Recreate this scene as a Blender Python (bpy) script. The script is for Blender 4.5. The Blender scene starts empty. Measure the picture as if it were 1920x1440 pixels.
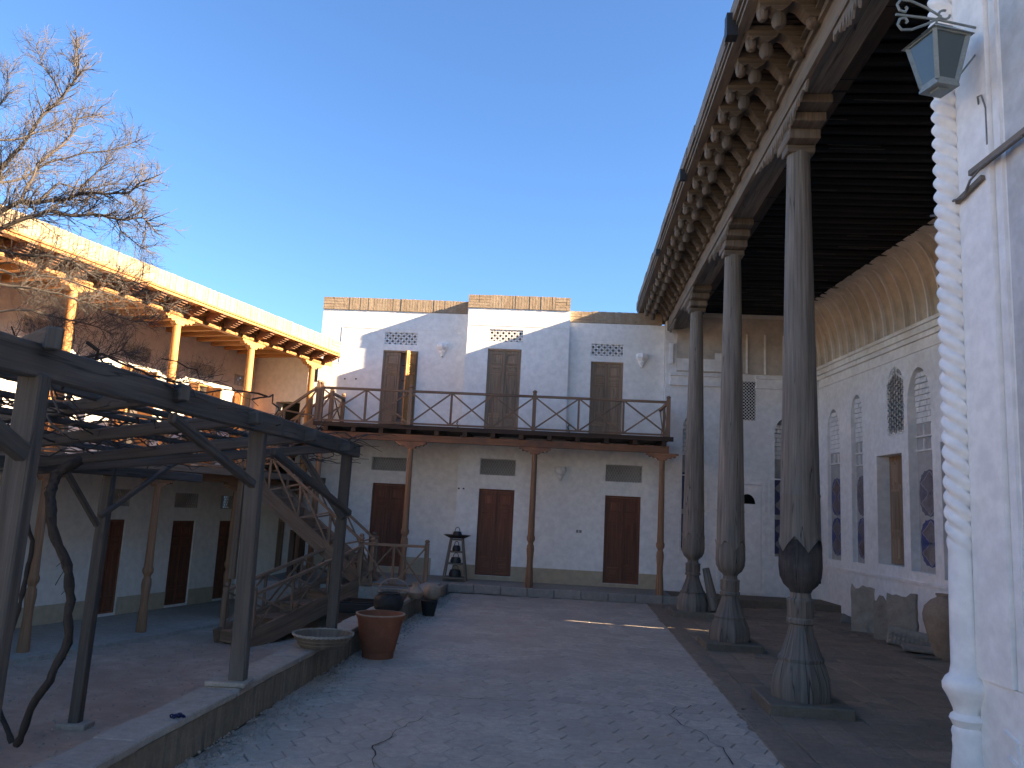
import bpy, bmesh, math, random
from mathutils import Vector, Matrix, noise
from mathutils.geometry import tessellate_polygon
random.seed(7)
R = math.radians
sc = bpy.context.scene
col = sc.collection
PI = math.pi

# ---------------------------------------------------------------- camera
FPX = 1490.0; PITCH = R(8.85); ROLL = R(2.95); CAMZ = 1.65
cF = Vector((0, math.cos(PITCH), math.sin(PITCH)))
_r = Vector((1, 0, 0)); _u = _r.cross(cF)
cR = math.cos(ROLL)*_r + math.sin(ROLL)*_u
cU = -math.sin(ROLL)*_r + math.cos(ROLL)*_u
cam_d = bpy.data.cameras.new('camera'); cam = bpy.data.objects.new('camera', cam_d); col.objects.link(cam)
cam_d.sensor_width = 36; cam_d.lens = FPX/1920*36; cam_d.clip_start = .05; cam_d.clip_end = 3000
M = Matrix.Identity(4)
for i in range(3):
    M[i][0] = cR[i]; M[i][1] = cU[i]; M[i][2] = -cF[i]
M.translation = Vector((0, 0, CAMZ)); cam.matrix_world = M
sc.camera = cam
# ---------------------------------------------------------------- sky, sun, exposure
SUN_TO = Vector((.985, -.235, .378)).normalized()
SUN_EL = math.asin(SUN_TO.z)
world = bpy.data.worlds.new('World'); sc.world = world; world.use_nodes = True
nt = world.node_tree; nt.nodes.clear()
sky = nt.nodes.new('ShaderNodeTexSky'); sky.sky_type = 'NISHITA'; sky.sun_disc = False
sky.sun_elevation = SUN_EL; sky.sun_rotation = math.atan2(SUN_TO.x, SUN_TO.y)
sky.altitude = 200; sky.air_density = 1.0; sky.dust_density = .3; sky.ozone_density = 3.0
bg = nt.nodes.new('ShaderNodeBackground'); bg.inputs[1].default_value = .05
wo = nt.nodes.new('ShaderNodeOutputWorld')
tint = nt.nodes.new('ShaderNodeMix'); tint.data_type = 'RGBA'; tint.blend_type = 'MULTIPLY'; tint.inputs[0].default_value = 1; tint.inputs[7].default_value = (.63, .79, .97, 1)
nt.links.new(sky.outputs[0], tint.inputs[6]); nt.links.new(tint.outputs[2], bg.inputs[0]); nt.links.new(bg.outputs[0], wo.inputs[0])
sun_d = bpy.data.lights.new('sun', 'SUN'); sun_d.energy = 5.0; sun_d.angle = R(.5); sun_d.color = (1, .78, .52)
sun = bpy.data.objects.new('sun', sun_d); col.objects.link(sun)
sun.rotation_mode = 'QUATERNION'; sun.rotation_quaternion = SUN_TO.to_track_quat('Z', 'Y'); sun.location = (30, -8, 14)
sc.view_settings.view_transform = 'Standard'; sc.view_settings.look = 'None'
sc.view_settings.exposure = 2.78; sc.view_settings.gamma = 1
sc.cycles.max_bounces = 8; sc.cycles.diffuse_bounces = 7

# ---------------------------------------------------------------- measuring helpers
def ray(x, y): return cF + (x-960)/FPX*cR - (y-720)/FPX*cU
CAM = Vector((0, 0, CAMZ))
def on_z(x, y, z=0.0):
    d = ray(x, y); return CAM + d*((z-CAMZ)/d.z)
def on_y(x, y, Y):
    d = ray(x, y); return CAM + d*(Y/d.y)
class Frame:
    def __init__(s, o, rot):
        s.o = Vector(o); s.rot = R(rot); c, q = math.cos(s.rot), math.sin(s.rot)
        s.X = Vector((c, q, 0)); s.Y = Vector((-q, c, 0))
        s.M = Matrix.Translation(s.o) @ Matrix.Rotation(s.rot, 4, 'Z')
        s.Mi = s.M.inverted()
    def px(s, x, y, d=0.0):          # local point where the sight line meets the plane local y = d
        r = ray(x, y); t = (d-(CAM-s.o).dot(s.Y))/r.dot(s.Y)
        return s.Mi @ (CAM + r*t)
    def loc(s, p): return s.Mi @ Vector(p)
    def w(s, x, y, z): return s.M @ Vector((x, y, z))
CF = Frame((0.19, 16.87, 0), -3.5)           # centre facade: x right, y into the building
LW = Frame((-7.24, 12.815, 0), 70.7)         # left wing: x away from camera, y into the building
PF = Frame((2.74, 7.47, 0), 85.5)            # portico colonnade: x away, y towards the court (left)
RW = Frame((6.45, 0, 0), 90)                 # portico wall: x away, y towards the court (left)

# ---------------------------------------------------------------- materials
def ramp(nt, pts):
    r = nt.nodes.new('ShaderNodeValToRGB'); e = r.color_ramp.elements
    while len(e) < len(pts): e.new(.5)
    for k, (p, c) in enumerate(pts):
        e[k].position = p; e[k].color = (c[0], c[1], c[2], 1)
    return r
def newmat(name, rough=.9, spec=.3):
    m = bpy.data.materials.new(name); m.use_nodes = True; n = m.node_tree
    b = n.nodes['Principled BSDF']; b.inputs['Roughness'].default_value = rough
    b.inputs['Specular IOR Level'].default_value = spec
    return m, n, b
def noise_n(n, vec, scale, detail=4, rough=.6):
    t = n.nodes.new('ShaderNodeTexNoise'); t.inputs['Scale'].default_value = scale
    t.inputs['Detail'].default_value = detail; t.inputs['Roughness'].default_value = rough
    if vec: n.links.new(vec, t.inputs['Vector'])
    return t
def mixc(n, a, b, fac, mode='MIX'):
    x = n.nodes.new('ShaderNodeMix'); x.data_type = 'RGBA'; x.blend_type = mode
    for s, v in ((0, fac), (6, a), (7, b)):
        if isinstance(v, (int, float)): x.inputs[s].default_value = v
        elif isinstance(v, (tuple, list)): x.inputs[s].default_value = (*v[:3], 1)
        else: n.links.new(v, x.inputs[s])
    return x.outputs[2]
def bump(n, b, h, strength, dist=.01, prev=None):
    u = n.nodes.new('ShaderNodeBump'); u.inputs['Strength'].default_value = strength; u.inputs['Distance'].default_value = dist
    n.links.new(h, u.inputs['Height'])
    if prev: n.links.new(prev, u.inputs['Normal'])
    n.links.new(u.outputs[0], b.inputs['Normal']); return u.outputs[0]
def pos(n):
    g = n.nodes.new('ShaderNodeNewGeometry'); return g
def plaster(name, base, dirt, amount=.5, scale=1.2, stain=None, stain_z=None, bumps=.5):
    m, n, b = newmat(name, .95, .15); g = pos(n); P = g.outputs['Position']
    n1 = noise_n(n, P, scale, 6, .65); n2 = noise_n(n, P, 9, 5, .6); n3 = noise_n(n, P, 60, 3)
    r1 = ramp(n, [(.38, (0, 0, 0)), (.72, (1, 1, 1))]); n.links.new(n1.outputs[0], r1.inputs[0])
    mm = n.nodes.new('ShaderNodeMath'); mm.operation = 'MULTIPLY'; mm.inputs[1].default_value = amount
    n.links.new(r1.outputs[0], mm.inputs[0])
    c = mixc(n, base, dirt, mm.outputs[0])
    r2 = ramp(n, [(.35, (.86, .86, .86)), (.65, (1.04, 1.04, 1.04))]); n.links.new(n2.outputs[0], r2.inputs[0])
    c = mixc(n, c, r2.outputs[0], .8, 'MULTIPLY')
    # small chips
    n4 = noise_n(n, P, 5.5, 8, .75); r4 = ramp(n, [(.70, (0, 0, 0)), (.74, (1, 1, 1))]); n.links.new(n4.outputs[0], r4.inputs[0])
    k = n.nodes.new('ShaderNodeMath'); k.operation = 'MULTIPLY'; k.inputs[1].default_value = amount; n.links.new(r4.outputs[0], k.inputs[0])
    c = mixc(n, c, tuple(x*.55 for x in dirt), k.outputs[0])
    if stain:
        s = n.nodes.new('ShaderNodeSeparateXYZ'); n.links.new(P, s.inputs[0])
        mr = n.nodes.new('ShaderNodeMapRange'); n.links.new(s.outputs[2], mr.inputs[0])
        mr.inputs[1].default_value, mr.inputs[2].default_value = stain_z
        ad = n.nodes.new('ShaderNodeMath'); ad.operation = 'ADD'; n.links.new(mr.outputs[0], ad.inputs[0])
        sb = n.nodes.new('ShaderNodeMath'); sb.operation = 'MULTIPLY_ADD'; n.links.new(n1.outputs[0], sb.inputs[0]); sb.inputs[1].default_value = 1.3; sb.inputs[2].default_value = -.82
        n.links.new(sb.outputs[0], ad.inputs[1]); ad.use_clamp = True
        c = mixc(n, c, stain, ad.outputs[0])
    n.links.new(c, b.inputs['Base Color'])
    p = bump(n, b, n2.outputs[0], bumps*.45, .012); bump(n, b, n3.outputs[0], .25, .003, p)
    return m
def wood(name, a, bcol, dark=None, rough=.75, spec=.3, bumps=.5, cracks=.5, fine=34, wpos=False):
    m, n, b = newmat(name, rough, spec)
    uv = n.nodes.new('ShaderNodeUVMap'); mp = n.nodes.new('ShaderNodeMapping'); mp.inputs['Scale'].default_value = (1.3, fine, 1)
    n.links.new(uv.outputs[0], mp.inputs[0])
    t = noise_n(n, mp.outputs[0], 1.0, 6, .65)
    mp2 = n.nodes.new('ShaderNodeMapping'); mp2.inputs['Scale'].default_value = (.9, 9, 1); n.links.new(uv.outputs[0], mp2.inputs[0])
    t2 = noise_n(n, mp2.outputs[0], 1.0, 3)
    rr = ramp(n, [(.3, bcol), (.7, a)]); n.links.new(t.outputs[0], rr.inputs[0])
    c = rr.outputs[0]
    r2 = ramp(n, [(.3, (.72, .70, .68)), (.7, (1.12, 1.12, 1.12))]); n.links.new(t2.outputs[0], r2.inputs[0])
    c = mixc(n, c, r2.outputs[0], .9, 'MULTIPLY')
    # drying cracks
    mp3 = n.nodes.new('ShaderNodeMapping'); mp3.inputs['Scale'].default_value = (.7, 13, 1); n.links.new(uv.outputs[0], mp3.inputs[0])
    t3 = noise_n(n, mp3.outputs[0], 1.0, 2, .5); r3 = ramp(n, [(.485, (0, 0, 0)), (.5, (1, 1, 1)), (.515, (0, 0, 0))]); n.links.new(t3.outputs[0], r3.inputs[0])
    t5 = noise_n(n, mp.outputs[0], .35, 1); r5 = ramp(n, [(.5, (0, 0, 0)), (.6, (1, 1, 1))]); n.links.new(t5.outputs[0], r5.inputs[0])
    k = n.nodes.new('ShaderNodeMath'); k.operation = 'MULTIPLY'; n.links.new(r3.outputs[0], k.inputs[0]); n.links.new(r5.outputs[0], k.inputs[1])
    k2 = n.nodes.new('ShaderNodeMath'); k2.operation = 'MULTIPLY'; n.links.new(k.outputs[0], k2.inputs[0]); k2.inputs[1].default_value = cracks
    c = mixc(n, c, tuple(x*.25 for x in bcol), k2.outputs[0])
    g = pos(n)
    oi = n.nodes.new('ShaderNodeObjectInfo')
    ri = ramp(n, [(0, (.82, .82, .82)), (1, (1.14, 1.12, 1.1))]); n.links.new(g.outputs['Random Per Island'], ri.inputs[0]); c = mixc(n, c, ri.outputs[0], 1, 'MULTIPLY')
    ro = ramp(n, [(0, (.86, .86, .86)), (1, (1.12, 1.12, 1.12))]); n.links.new(oi.outputs['Random'], ro.inputs[0]); c = mixc(n, c, ro.outputs[0], 1, 'MULTIPLY')
    if dark:
        nd = noise_n(n, g.outputs['Position'], 2.2, 5); rd = ramp(n, [(.42, (0, 0, 0)), (.62, (1, 1, 1))]); n.links.new(nd.outputs[0], rd.inputs[0]); c = mixc(n, c, dark, rd.outputs[0])
    n.links.new(c, b.inputs['Base Color'])
    p = bump(n, b, t.outputs[0], bumps, .008)
    return m
def masonry(name, a, bcol, rough=.92, bumps=.6, nscale=14, dirt=None, dirt_amt=.5, spec=.15):
    m, n, b = newmat(name, rough, spec); g = pos(n); P = g.outputs['Position']
    oi = n.nodes.new('ShaderNodeObjectInfo')
    ad = n.nodes.new('ShaderNodeMath'); ad.operation = 'ADD'; n.links.new(g.outputs['Random Per Island'], ad.inputs[0]); n.links.new(oi.outputs['Random'], ad.inputs[1])
    fr = n.nodes.new('ShaderNodeMath'); fr.operation = 'FRACT'; n.links.new(ad.outputs[0], fr.inputs[0])
    rr = ramp(n, [(0, a), (1, bcol)]); n.links.new(fr.outputs[0], rr.inputs[0]); c = rr.outputs[0]
    t = noise_n(n, P, nscale, 6, .7); r2 = ramp(n, [(.3, (.7, .7, .7)), (.7, (1.2, 1.2, 1.2))]); n.links.new(t.outputs[0], r2.inputs[0]); c = mixc(n, c, r2.outputs[0], .8, 'MULTIPLY')
    t2 = noise_n(n, P, 90, 3); r3 = ramp(n, [(.3, (.75, .75, .75)), (.7, (1.15, 1.15, 1.15))]); n.links.new(t2.outputs[0], r3.inputs[0]); c = mixc(n, c, r3.outputs[0], .6, 'MULTIPLY')
    if dirt:
        nd = noise_n(n, P, .9, 7, .65); rd = ramp(n, [(.4, (0, 0, 0)), (.65, (1, 1, 1))]); n.links.new(nd.outputs[0], rd.inputs[0])
        k = n.nodes.new('ShaderNodeMath'); k.operation = 'MULTIPLY'; k.inputs[1].default_value = dirt_amt; n.links.new(rd.outputs[0], k.inputs[0])
        c = mixc(n, c, dirt, k.outputs[0])
    n.links.new(c, b.inputs['Base Color'])
    p = bump(n, b, t.outputs[0], bumps, .012); bump(n, b, t2.outputs[0], .35, .003, p)
    return m
WHITE = plaster('white_plaster', (.88, .85, .795), (.72, .67, .59), .38, .8)
WHITE2 = plaster('clean_white_plaster', (.89, .865, .825), (.78, .73, .66), .3, .9)
OLDWHITE = plaster('old_stained_plaster', (.87, .855, .83), (.64, .61, .56), .55, 1.1, stain=(.50, .42, .33), stain_z=(4.2, 6.6), bumps=.8)
COVE = plaster('bare_ganch_plaster', (.56, .50, .43), (.35, .305, .25), .8, 2.2, bumps=.9)
CREAM = plaster('cream_band_plaster', (.50, .41, .28), (.38, .30, .2), .4)
PEACH = plaster('wing_plaster', (.76, .70, .62), (.64, .57, .48), .35, .8)
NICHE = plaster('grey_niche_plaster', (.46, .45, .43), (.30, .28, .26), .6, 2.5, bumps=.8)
ORANGE = wood('new_orange_wood', (.52, .25, .09), (.34, .15, .05), cracks=.3, rough=.6)
BROWN = wood('brown_door_wood', (.25, .10, .054), (.135, .052, .03), cracks=.4, rough=.6)
GREYBROWN = wood('faded_door_wood', (.40, .29, .20), (.24, .165, .105), cracks=.6)
RAIL = wood('brown_rail_wood', (.30, .195, .125), (.16, .102, .066), cracks=.4)
DECKW = wood('dark_deck_wood', (.10, .06, .038), (.045, .028, .02), cracks=.4)
BEAMR = wood('reddish_beam_wood', (.38, .18, .095), (.22, .10, .052), dark=(.16, .085, .052), cracks=.5)
POSTW = wood('porch_post_wood', (.34, .19, .105), (.19, .10, .056), cracks=.6)
OLDW = wood('old_grey_wood', (.27, .235, .195), (.115, .10, .083), cracks=1.0, bumps=.55, fine=30)
CORB = wood('dusty_dark_corbel_wood', (.22, .18, .14), (.10, .08, .062), cracks=.6, bumps=.8)
BURNT = wood('scorched_wood', (.12, .105, .095), (.05, .043, .038), dark=(.016, .014, .016), cracks=.8)
CARVED = wood('carved_dry_wood', (.25, .215, .175), (.125, .105, .084), cracks=.8, bumps=.9, dark=(.20, .16, .125))
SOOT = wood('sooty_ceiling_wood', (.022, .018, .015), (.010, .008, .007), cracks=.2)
PERG = wood('pergola_wood', (.110, .098, .084), (.052, .046, .040), cracks=.8, bumps=.8)
BARK = wood('bark', (.10, .08, .065), (.045, .036, .03), cracks=.6, bumps=1.0)
TWIG = wood('twig_bark', (.115, .10, .09), (.06, .052, .047), cracks=.0)
VINE = wood('vine_bark', (.075, .058, .045), (.03, .024, .02), cracks=.7, bumps=1.0)
BRICK = masonry('tan_brick', (.42, .32, .22), (.35, .255, .165))
BRICKL = masonry('pale_brick', (.38, .29, .195), (.33, .245, .155))
KERBB = masonry('kerb_brick', (.23, .19, .14), (.165, .14, .105), dirt=(.14, .115, .09))
KERBT = masonry('kerb_coping', (.36, .33, .28), (.30, .27, .23), dirt=(.22, .19, .16))
MUD = masonry('roof_mud', (.15, .125, .10), (.12, .10, .08))
PAVER = masonry('hex_paver', (.50, .435, .36), (.41, .36, .30), dirt=(.34, .285, .23), dirt_amt=.7, bumps=.5)
PAVB = masonry('court_joint_sand', (.34, .31, .265), (.30, .27, .23))
SQP = masonry('portico_brick_paver', (.30, .235, .17), (.22, .175, .13), dirt=(.18, .14, .105), dirt_amt=.7)
DIRT = masonry('yard_earth', (.42, .34, .265), (.34, .275, .215), dirt=(.26, .205, .155), dirt_amt=.8, nscale=5, bumps=.9)
SOIL = masonry('dark_soil', (.03, .025, .02), (.02, .017, .014), bumps=1)
STONE = masonry('slab_stone', (.36, .32, .26), (.26, .23, .19), nscale=7, bumps=1)
TERRA = masonry('terracotta', (.30, .115, .062), (.26, .095, .052), nscale=5, dirt=(.11, .055, .035), dirt_amt=.6)
CLAY = masonry('pale_clay', (.36, .265, .19), (.31, .23, .16), nscale=6)
DARKPOT = masonry('sooty_pot', (.045, .04, .036), (.03, .027, .025), rough=.6)
WICK = wood('dry_wicker', (.24, .19, .14), (.12, .095, .07), cracks=.0)
CAST = masonry('cast_iron', (.022, .022, .024), (.018, .018, .018), rough=.5, spec=.5)
METAL = masonry('painted_lantern_metal', (.23, .26, .245), (.20, .23, .22), rough=.45, spec=.5, bumps=.15)
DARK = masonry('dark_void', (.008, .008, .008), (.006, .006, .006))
TILEB = masonry('blue_majolica', (.028, .035, .15), (.04, .05, .20), rough=.4, spec=.5, bumps=.2, dirt=(.10, .10, .13), dirt_amt=.6)
TILEF = masonry('faded_majolica', (.20, .19, .22), (.16, .15, .19), rough=.6, dirt=(.16, .13, .12))
TILEG = masonry('worn_majolica_field', (.28, .25, .24), (.18, .165, .18), rough=.6, dirt=(.10, .05, .04), dirt_amt=.7)
TILEW = masonry('pale_majolica_line', (.32, .31, .33), (.27, .26, .28), rough=.5)
PLASTIC = masonry('grey_socket_plastic', (.30, .29, .27), (.27, .26, .25), rough=.5)
BLUE = masonry('blue_scrap', (.015, .025, .09), (.01, .02, .06), rough=.5)
RUBBER = masonry('cable_sheath', (.22, .21, .20), (.17, .165, .16), rough=.6)
def glass_mat():
    m, n, b = newmat('lantern_glass', .25, .5)
    b.inputs['Base Color'].default_value = (.11, .14, .14, 1); b.inputs['Transmission Weight'].default_value = .25
    b.inputs['Roughness'].default_value = .12; return m
GLASS = glass_mat()

# ---------------------------------------------------------------- mesh builder
class B:
    def __init__(s): s.v = []; s.f = []; s.uv = []
    def vert(s, p): s.v.append(tuple(p)); return len(s.v)-1
    def face(s, ix, uvs): s.f.append(tuple(ix)); s.uv.append(uvs)
    def hexa(s, P, L=None):
        """P: 8 corners, bottom 4 ccw then top 4; uv u runs along the longest edge"""
        o = len(s.v); s.v += [tuple(p) for p in P]; P = [Vector(p) for p in P]
        e = [(P[1]-P[0]), (P[3]-P[0]), (P[4]-P[0])]; ax = max(range(3), key=lambda k: e[k].length)
        A = e[ax].normalized() if e[ax].length > 1e-9 else Vector((1, 0, 0)); ru, rv = random.random()*20, random.random()*20
        for q in ((0, 3, 2, 1), (4, 5, 6, 7), (0, 1, 5, 4), (1, 2, 6, 5), (2, 3, 7, 6), (3, 0, 4, 7)):
            c = [P[k] for k in q]; base = c[0]; uv = []
            nrm = (c[1]-c[0]).cross(c[3]-c[0]); W = nrm.cross(A)
            W = W.normalized() if W.length > 1e-9 else Vector((0, 0, 1))
            if abs(nrm.normalized().dot(A)) > .9: W = (c[1]-c[0]).normalized(); A2 = (c[3]-c[0]).normalized()
            else: A2 = A
            for p in c: uv.append(((p-P[0]).dot(A2)+ru, (p-P[0]).dot(W)+rv))
            s.face([o+k for k in q], uv)
    def box(s, x0, x1, y0, y1, z0, z1):
        s.hexa([(x0, y0, z0), (x1, y0, z0), (x1, y1, z0), (x0, y1, z0), (x0, y0, z1), (x1, y0, z1), (x1, y1, z1), (x0, y1, z1)])
    def bar(s, p, q, w, h, up=(0, 0, 1), taper=1.0):
        p = Vector(p); q = Vector(q); d = (q-p).normalized(); up = Vector(up)
        sd = d.cross(up)
        if sd.length < 1e-4: sd = d.cross(Vector((1, 0, 0)))
        sd.normalize(); u = sd.cross(d).normalized(); a = sd*w/2; c = u*h/2; a2 = a*taper; c2 = c*taper
        s.hexa([p-a-c, p+a-c, q+a2-c2, q-a2-c2, p-a+c, p+a+c, q+a2+c2, q-a2+c2])
    def tube(s, pts, rad, n=8, cap=True):
        pts = [Vector(p) for p in pts]; m = len(pts)
        if not isinstance(rad, (list, tuple)): rad = [rad]*m
        o = len(s.v); L = 0; Ls = []; prev = None; ru, rv = random.random()*20, random.random()*20
        for i, p in enumerate(pts):
            t = (pts[min(i+1, m-1)]-pts[max(i-1, 0)]).normalized()
            if prev is None:
                a = t.orthogonal().normalized()
            else:
                a = (prev - t*prev.dot(t)); a = a.normalized() if a.length > 1e-6 else t.orthogonal().normalized()
            prev = a; b = t.cross(a)
            if i: L += (p-pts[i-1]).length
            Ls.append(L)
            for k in range(n):
                th = 2*PI*k/n; s.v.append(tuple(p+(a*math.cos(th)+b*math.sin(th))*rad[i]))
        for i in range(m-1):
            for k in range(n):
                k2 = (k+1) % n; r = rad[i]
                u0, u1 = Ls[i]+ru, Ls[i+1]+ru; v0, v1 = k*2*PI*r/n+rv, (k+1)*2*PI*r/n+rv
                s.face((o+i*n+k, o+i*n+k2, o+(i+1)*n+k2, o+(i+1)*n+k), [(u0, v0), (u0, v1), (u1, v1), (u1, v0)])
        if cap:
            s.face([o+k for k in range(n)][::-1], [(ru, k*.02+rv) for k in range(n)])
            s.face([o+(m-1)*n+k for k in range(n)], [(ru, k*.02+rv) for k in range(n)])
    def lathe(s, prof, n=20, c=(0, 0, 0), fn=None, cap=True):
        """prof: list of (r, z); fn(r,th,z)->r"""
        o = len(s.v); ru, rv = random.random()*20, random.random()*20
        for (r, z) in prof:
            for k in range(n):
                th = 2*PI*k/n; q = fn(r, th, z) if fn else r
                s.v.append((c[0]+q*math.cos(th), c[1]+q*math.sin(th), c[2]+z))
        m = len(prof); L = 0
        for i in range(m-1):
            dl = math.hypot(prof[i+1][0]-prof[i][0], prof[i+1][1]-prof[i][1]); rr = max(prof[i][0], .01)
            for k in range(n):
                k2 = (k+1) % n; v0, v1 = k*2*PI*.15/n+rv, (k+1)*2*PI*.15/n+rv
                s.face((o+i*n+k, o+i*n+k2, o+(i+1)*n+k2, o+(i+1)*n+k), [(L+ru, v0), (L+ru, v1), (L+dl+ru, v1), (L+dl+ru, v0)])
            L += dl
        if cap:
            s.face([o+k for k in range(n)][::-1], [(ru, rv)]*n); s.face([o+(m-1)*n+k for k in range(n)], [(ru, rv)]*n)
    def prism(s, poly, f0, f1):
        """poly: 2-D points; f0/f1 map a 2-D point to 3-D on each side"""
        n = len(poly); tri = tessellate_polygon([[Vector((p[0], p[1], 0)) for p in poly]]); o = len(s.v); ru = random.random()*20
        s.v += [tuple(f0(*p)) for p in poly]; s.v += [tuple(f1(*p)) for p in poly]
        for t in tri:
            s.face([o+k for k in t], [(poly[k][0]+ru, poly[k][1]) for k in t]); s.face([o+n+k for k in reversed(t)], [(poly[k][0]+ru, poly[k][1]) for k in reversed(t)])
        for k in range(n):
            k2 = (k+1) % n; l = math.dist(poly[k], poly[k2])
            s.face((o+k, o+k2, o+n+k2, o+n+k), [(ru, 0), (ru, l), (ru+.1, l), (ru+.1, 0)])
    def build(s, name, mat, parent=None, smooth=False, recalc=True, kind=None, loc=None, rot=None, label=None, bevel=0):
        me = bpy.data.meshes.new(name); me.from_pydata(s.v, [], s.f)
        uvl = me.uv_layers.new(name='UVMap'); flat = []
        for u in s.uv:
            for a in u: flat += [a[0], a[1]]
        uvl.data.foreach_set('uv', flat)
        if recalc:
            bm = bmesh.new(); bm.from_mesh(me); bmesh.ops.recalc_face_normals(bm, faces=bm.faces); bm.to_mesh(me); bm.free()
        me.materials.append(mat)
        if smooth:
            me.polygons.foreach_set('use_smooth', [True]*len(me.polygons))
            try: me.set_sharp_from_angle(angle=R(40))
            except Exception: pass
        o = bpy.data.objects.new(name, me); col.objects.link(o)
        if parent: o.parent = parent
        if loc: o.location = loc
        if rot: o.rotation_euler = rot
        if kind: o['kind'] = kind
        if label: o['label'] = label
        if bevel:
            md = o.modifiers.new('bevel', 'BEVEL'); md.width = bevel; md.segments = 1; md.limit_method = 'ANGLE'; md.angle_limit = R(50)
        return o
def tag(o, label, cat, group=None):
    o['label'] = label; o['category'] = cat
    if group: o['group'] = group
    return o
def thing(name, label, cat, loc=(0, 0, 0), rotz=0, group=None, frame=None):
    o = bpy.data.objects.new(name, None); col.objects.link(o)
    if frame: o.location = frame.o; o.rotation_euler = (0, 0, frame.rot)
    else: o.location = loc; o.rotation_euler = (0, 0, rotz)
    o.empty_display_size = .1
    return tag(o, label, cat, group)
def struct(o): o['kind'] = 'structure'; return o
def dup(root, loc, rotz=None, label=None, group=None, scale=None):
    r = root.copy(); col.objects.link(r); r.location = loc
    if rotz is not None: r.rotation_euler = (0, 0, rotz)
    if scale: r.scale = scale
    if label: r['label'] = label
    if group: r['group'] = group
    for ch in list(root.children):
        c = ch.copy(); col.objects.link(c); c.parent = r
        for g in ch.children:
            d = g.copy(); col.objects.link(d); d.parent = c
    return r
def inst(o, parent, loc, rot=(0, 0, 0), scale=None):
    c = o.copy(); col.objects.link(c); c.parent = parent; c.location = loc; c.rotation_euler = rot
    if scale: c.scale = scale
    return c

def rect(x0, x1, z0, z1): return [(x0, z0), (x1, z0), (x1, z1), (x0, z1)]
def arch(x0, x1, z0, z1, rise=None, n=9, pointed=True):
    """arched opening: jambs to z1-rise, then a four-centred head"""
    w = x1-x0; rise = rise or w*.75; zs = z1-rise; cx = (x0+x1)/2; pts = [(x0, z0), (x1, z0)]
    for k in range(n):
        t = k/n; a = t*PI/2; xx = cx+w/2*math.cos(a)**(.9 if pointed else 1); zz = zs+rise*(math.sin(a)*(.82 if pointed else 1)+(.18*t if pointed else 0)); pts.append((xx, zz))
    pts.append((cx, z1))
    for k in reversed(range(n)):
        t = k/n; a = t*PI/2; xx = cx-w/2*math.cos(a)**(.9 if pointed else 1); zz = zs+rise*(math.sin(a)*(.82 if pointed else 1)+(.18*t if pointed else 0)); pts.append((xx, zz))
    return pts
def wall(outline, holes, y, depth, name, mat, parent, label=None, out=None, revmat=None):
    """front face in plane y (x,z) with holes whose reveals run back by depth; plus edges of the outline"""
    b = B(); polys = [outline]+holes; vl = [[Vector((p[0], p[1], 0)) for p in q] for q in polys]
    flat = [p for q in polys for p in q]; tri = tessellate_polygon(vl)
    o = 0
    s = 1
    idx = [b.vert((p[0], y, p[1])) for p in flat]
    for t in tri:
        a, c, d = (flat[k] for k in t)
        if abs((c[0]-a[0])*(d[1]-a[1])-(d[0]-a[0])*(c[1]-a[1])) < 1e-9: continue
        b.face([idx[k] for k in t], [flat[k] for k in t])
    for qi, q in enumerate(polys):
        n = len(q); dd = depth
        A = [b.vert((p[0], y, p[1])) for p in q]; C = [b.vert((p[0], y+dd, p[1])) for p in q]
        for k in range(n):
            k2 = (k+1) % n; l = math.dist(q[k], q[k2])
            b.face((A[k], A[k2], C[k2], C[k]), [(0, 0), (l, 0), (l, .1), (0, .1)])
    return b.build(name, mat, parent, recalc=False, label=label)

# ================================================================= GROUND
g = B(); g.box(-700, 700, -700, 900, -1.3, -.62); ground = struct(g.build('ground', DIRT))
YARD_Z = -.60
KX0 = lambda y: -1.91+(y-5.10)*.0885        # foot of the kerb on the court side
# yard, with small undulations
b = B(); nx, ny = 46, 70
for j in range(ny+1):
    for i in range(nx+1):
        x = -12+i*(10.2/nx); y = -4+j*(19.5/ny); x = min(x, KX0(y)-.12)
        z = YARD_Z+.030*noise.noise((x*.9, y*.9, 3))+.012*noise.noise((x*5, y*5, 1))
        h = math.hypot((x+4.25)/.75, (y-6.5)/.55)
        if h < 1: z -= .10*(1-h*h)
        b.vert((x, y, z))
for j in range(ny):
    for i in range(nx):
        a = j*(nx+1)+i; b.face((a, a+1, a+nx+2, a+nx+1), [(0, 0)]*4)
yard = struct(b.build('yard', DIRT, smooth=True, recalc=False))
# court body
b = B()
y0, y1 = -6, 15.62
P = [(KX0(y0), y0), (7.0, y0), (7.0, 17.2), (-1.0, 17.2), (KX0(y1), y1)]
b.prism(P, lambda x, y: (x, y, -.62), lambda x, y: (x, y, -.013))
court = struct(b.build('court_paving', PAVB))
# hexagonal pavers of the open court
def hexmesh(Rr):
    q = B(); t = .035
    lo = [(Rr*math.cos(k*PI/3), Rr*math.sin(k*PI/3)) for k in range(6)]
    rings = [(1.0, -t), (1.0, -.004), (.965, 0)]
    for s_, z in rings:
        for p in lo: q.vert((p[0]*s_, p[1]*s_, z))
    for i in range(2):
        for k in range(6):
            k2 = (k+1) % 6; q.face((i*6+k, i*6+k2, i*6+6+k2, i*6+6+k), [(0, 0)]*4)
    q.face([12+k for k in range(6)], [(0, 0)]*6)
    return q
HR = .138
px_edge = lambda y: 2.16+(y-7.3)*.079       # left side of the column plinths
spots = []
dx = HR*1.5+.0015; dy = HR*math.sqrt(3)+.002
for i in range(-16, 30):
    for j in range(-5, 75):
        x = i*dx; y = j*dy+(dy/2 if i % 2 else 0)
        if y > 15.45 or y < 2.2: continue
        if x < KX0(y)+.01 or x > px_edge(y)+.10: continue
        if x*x+y*y < .2: continue
        spots.append((x, y))
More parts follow.
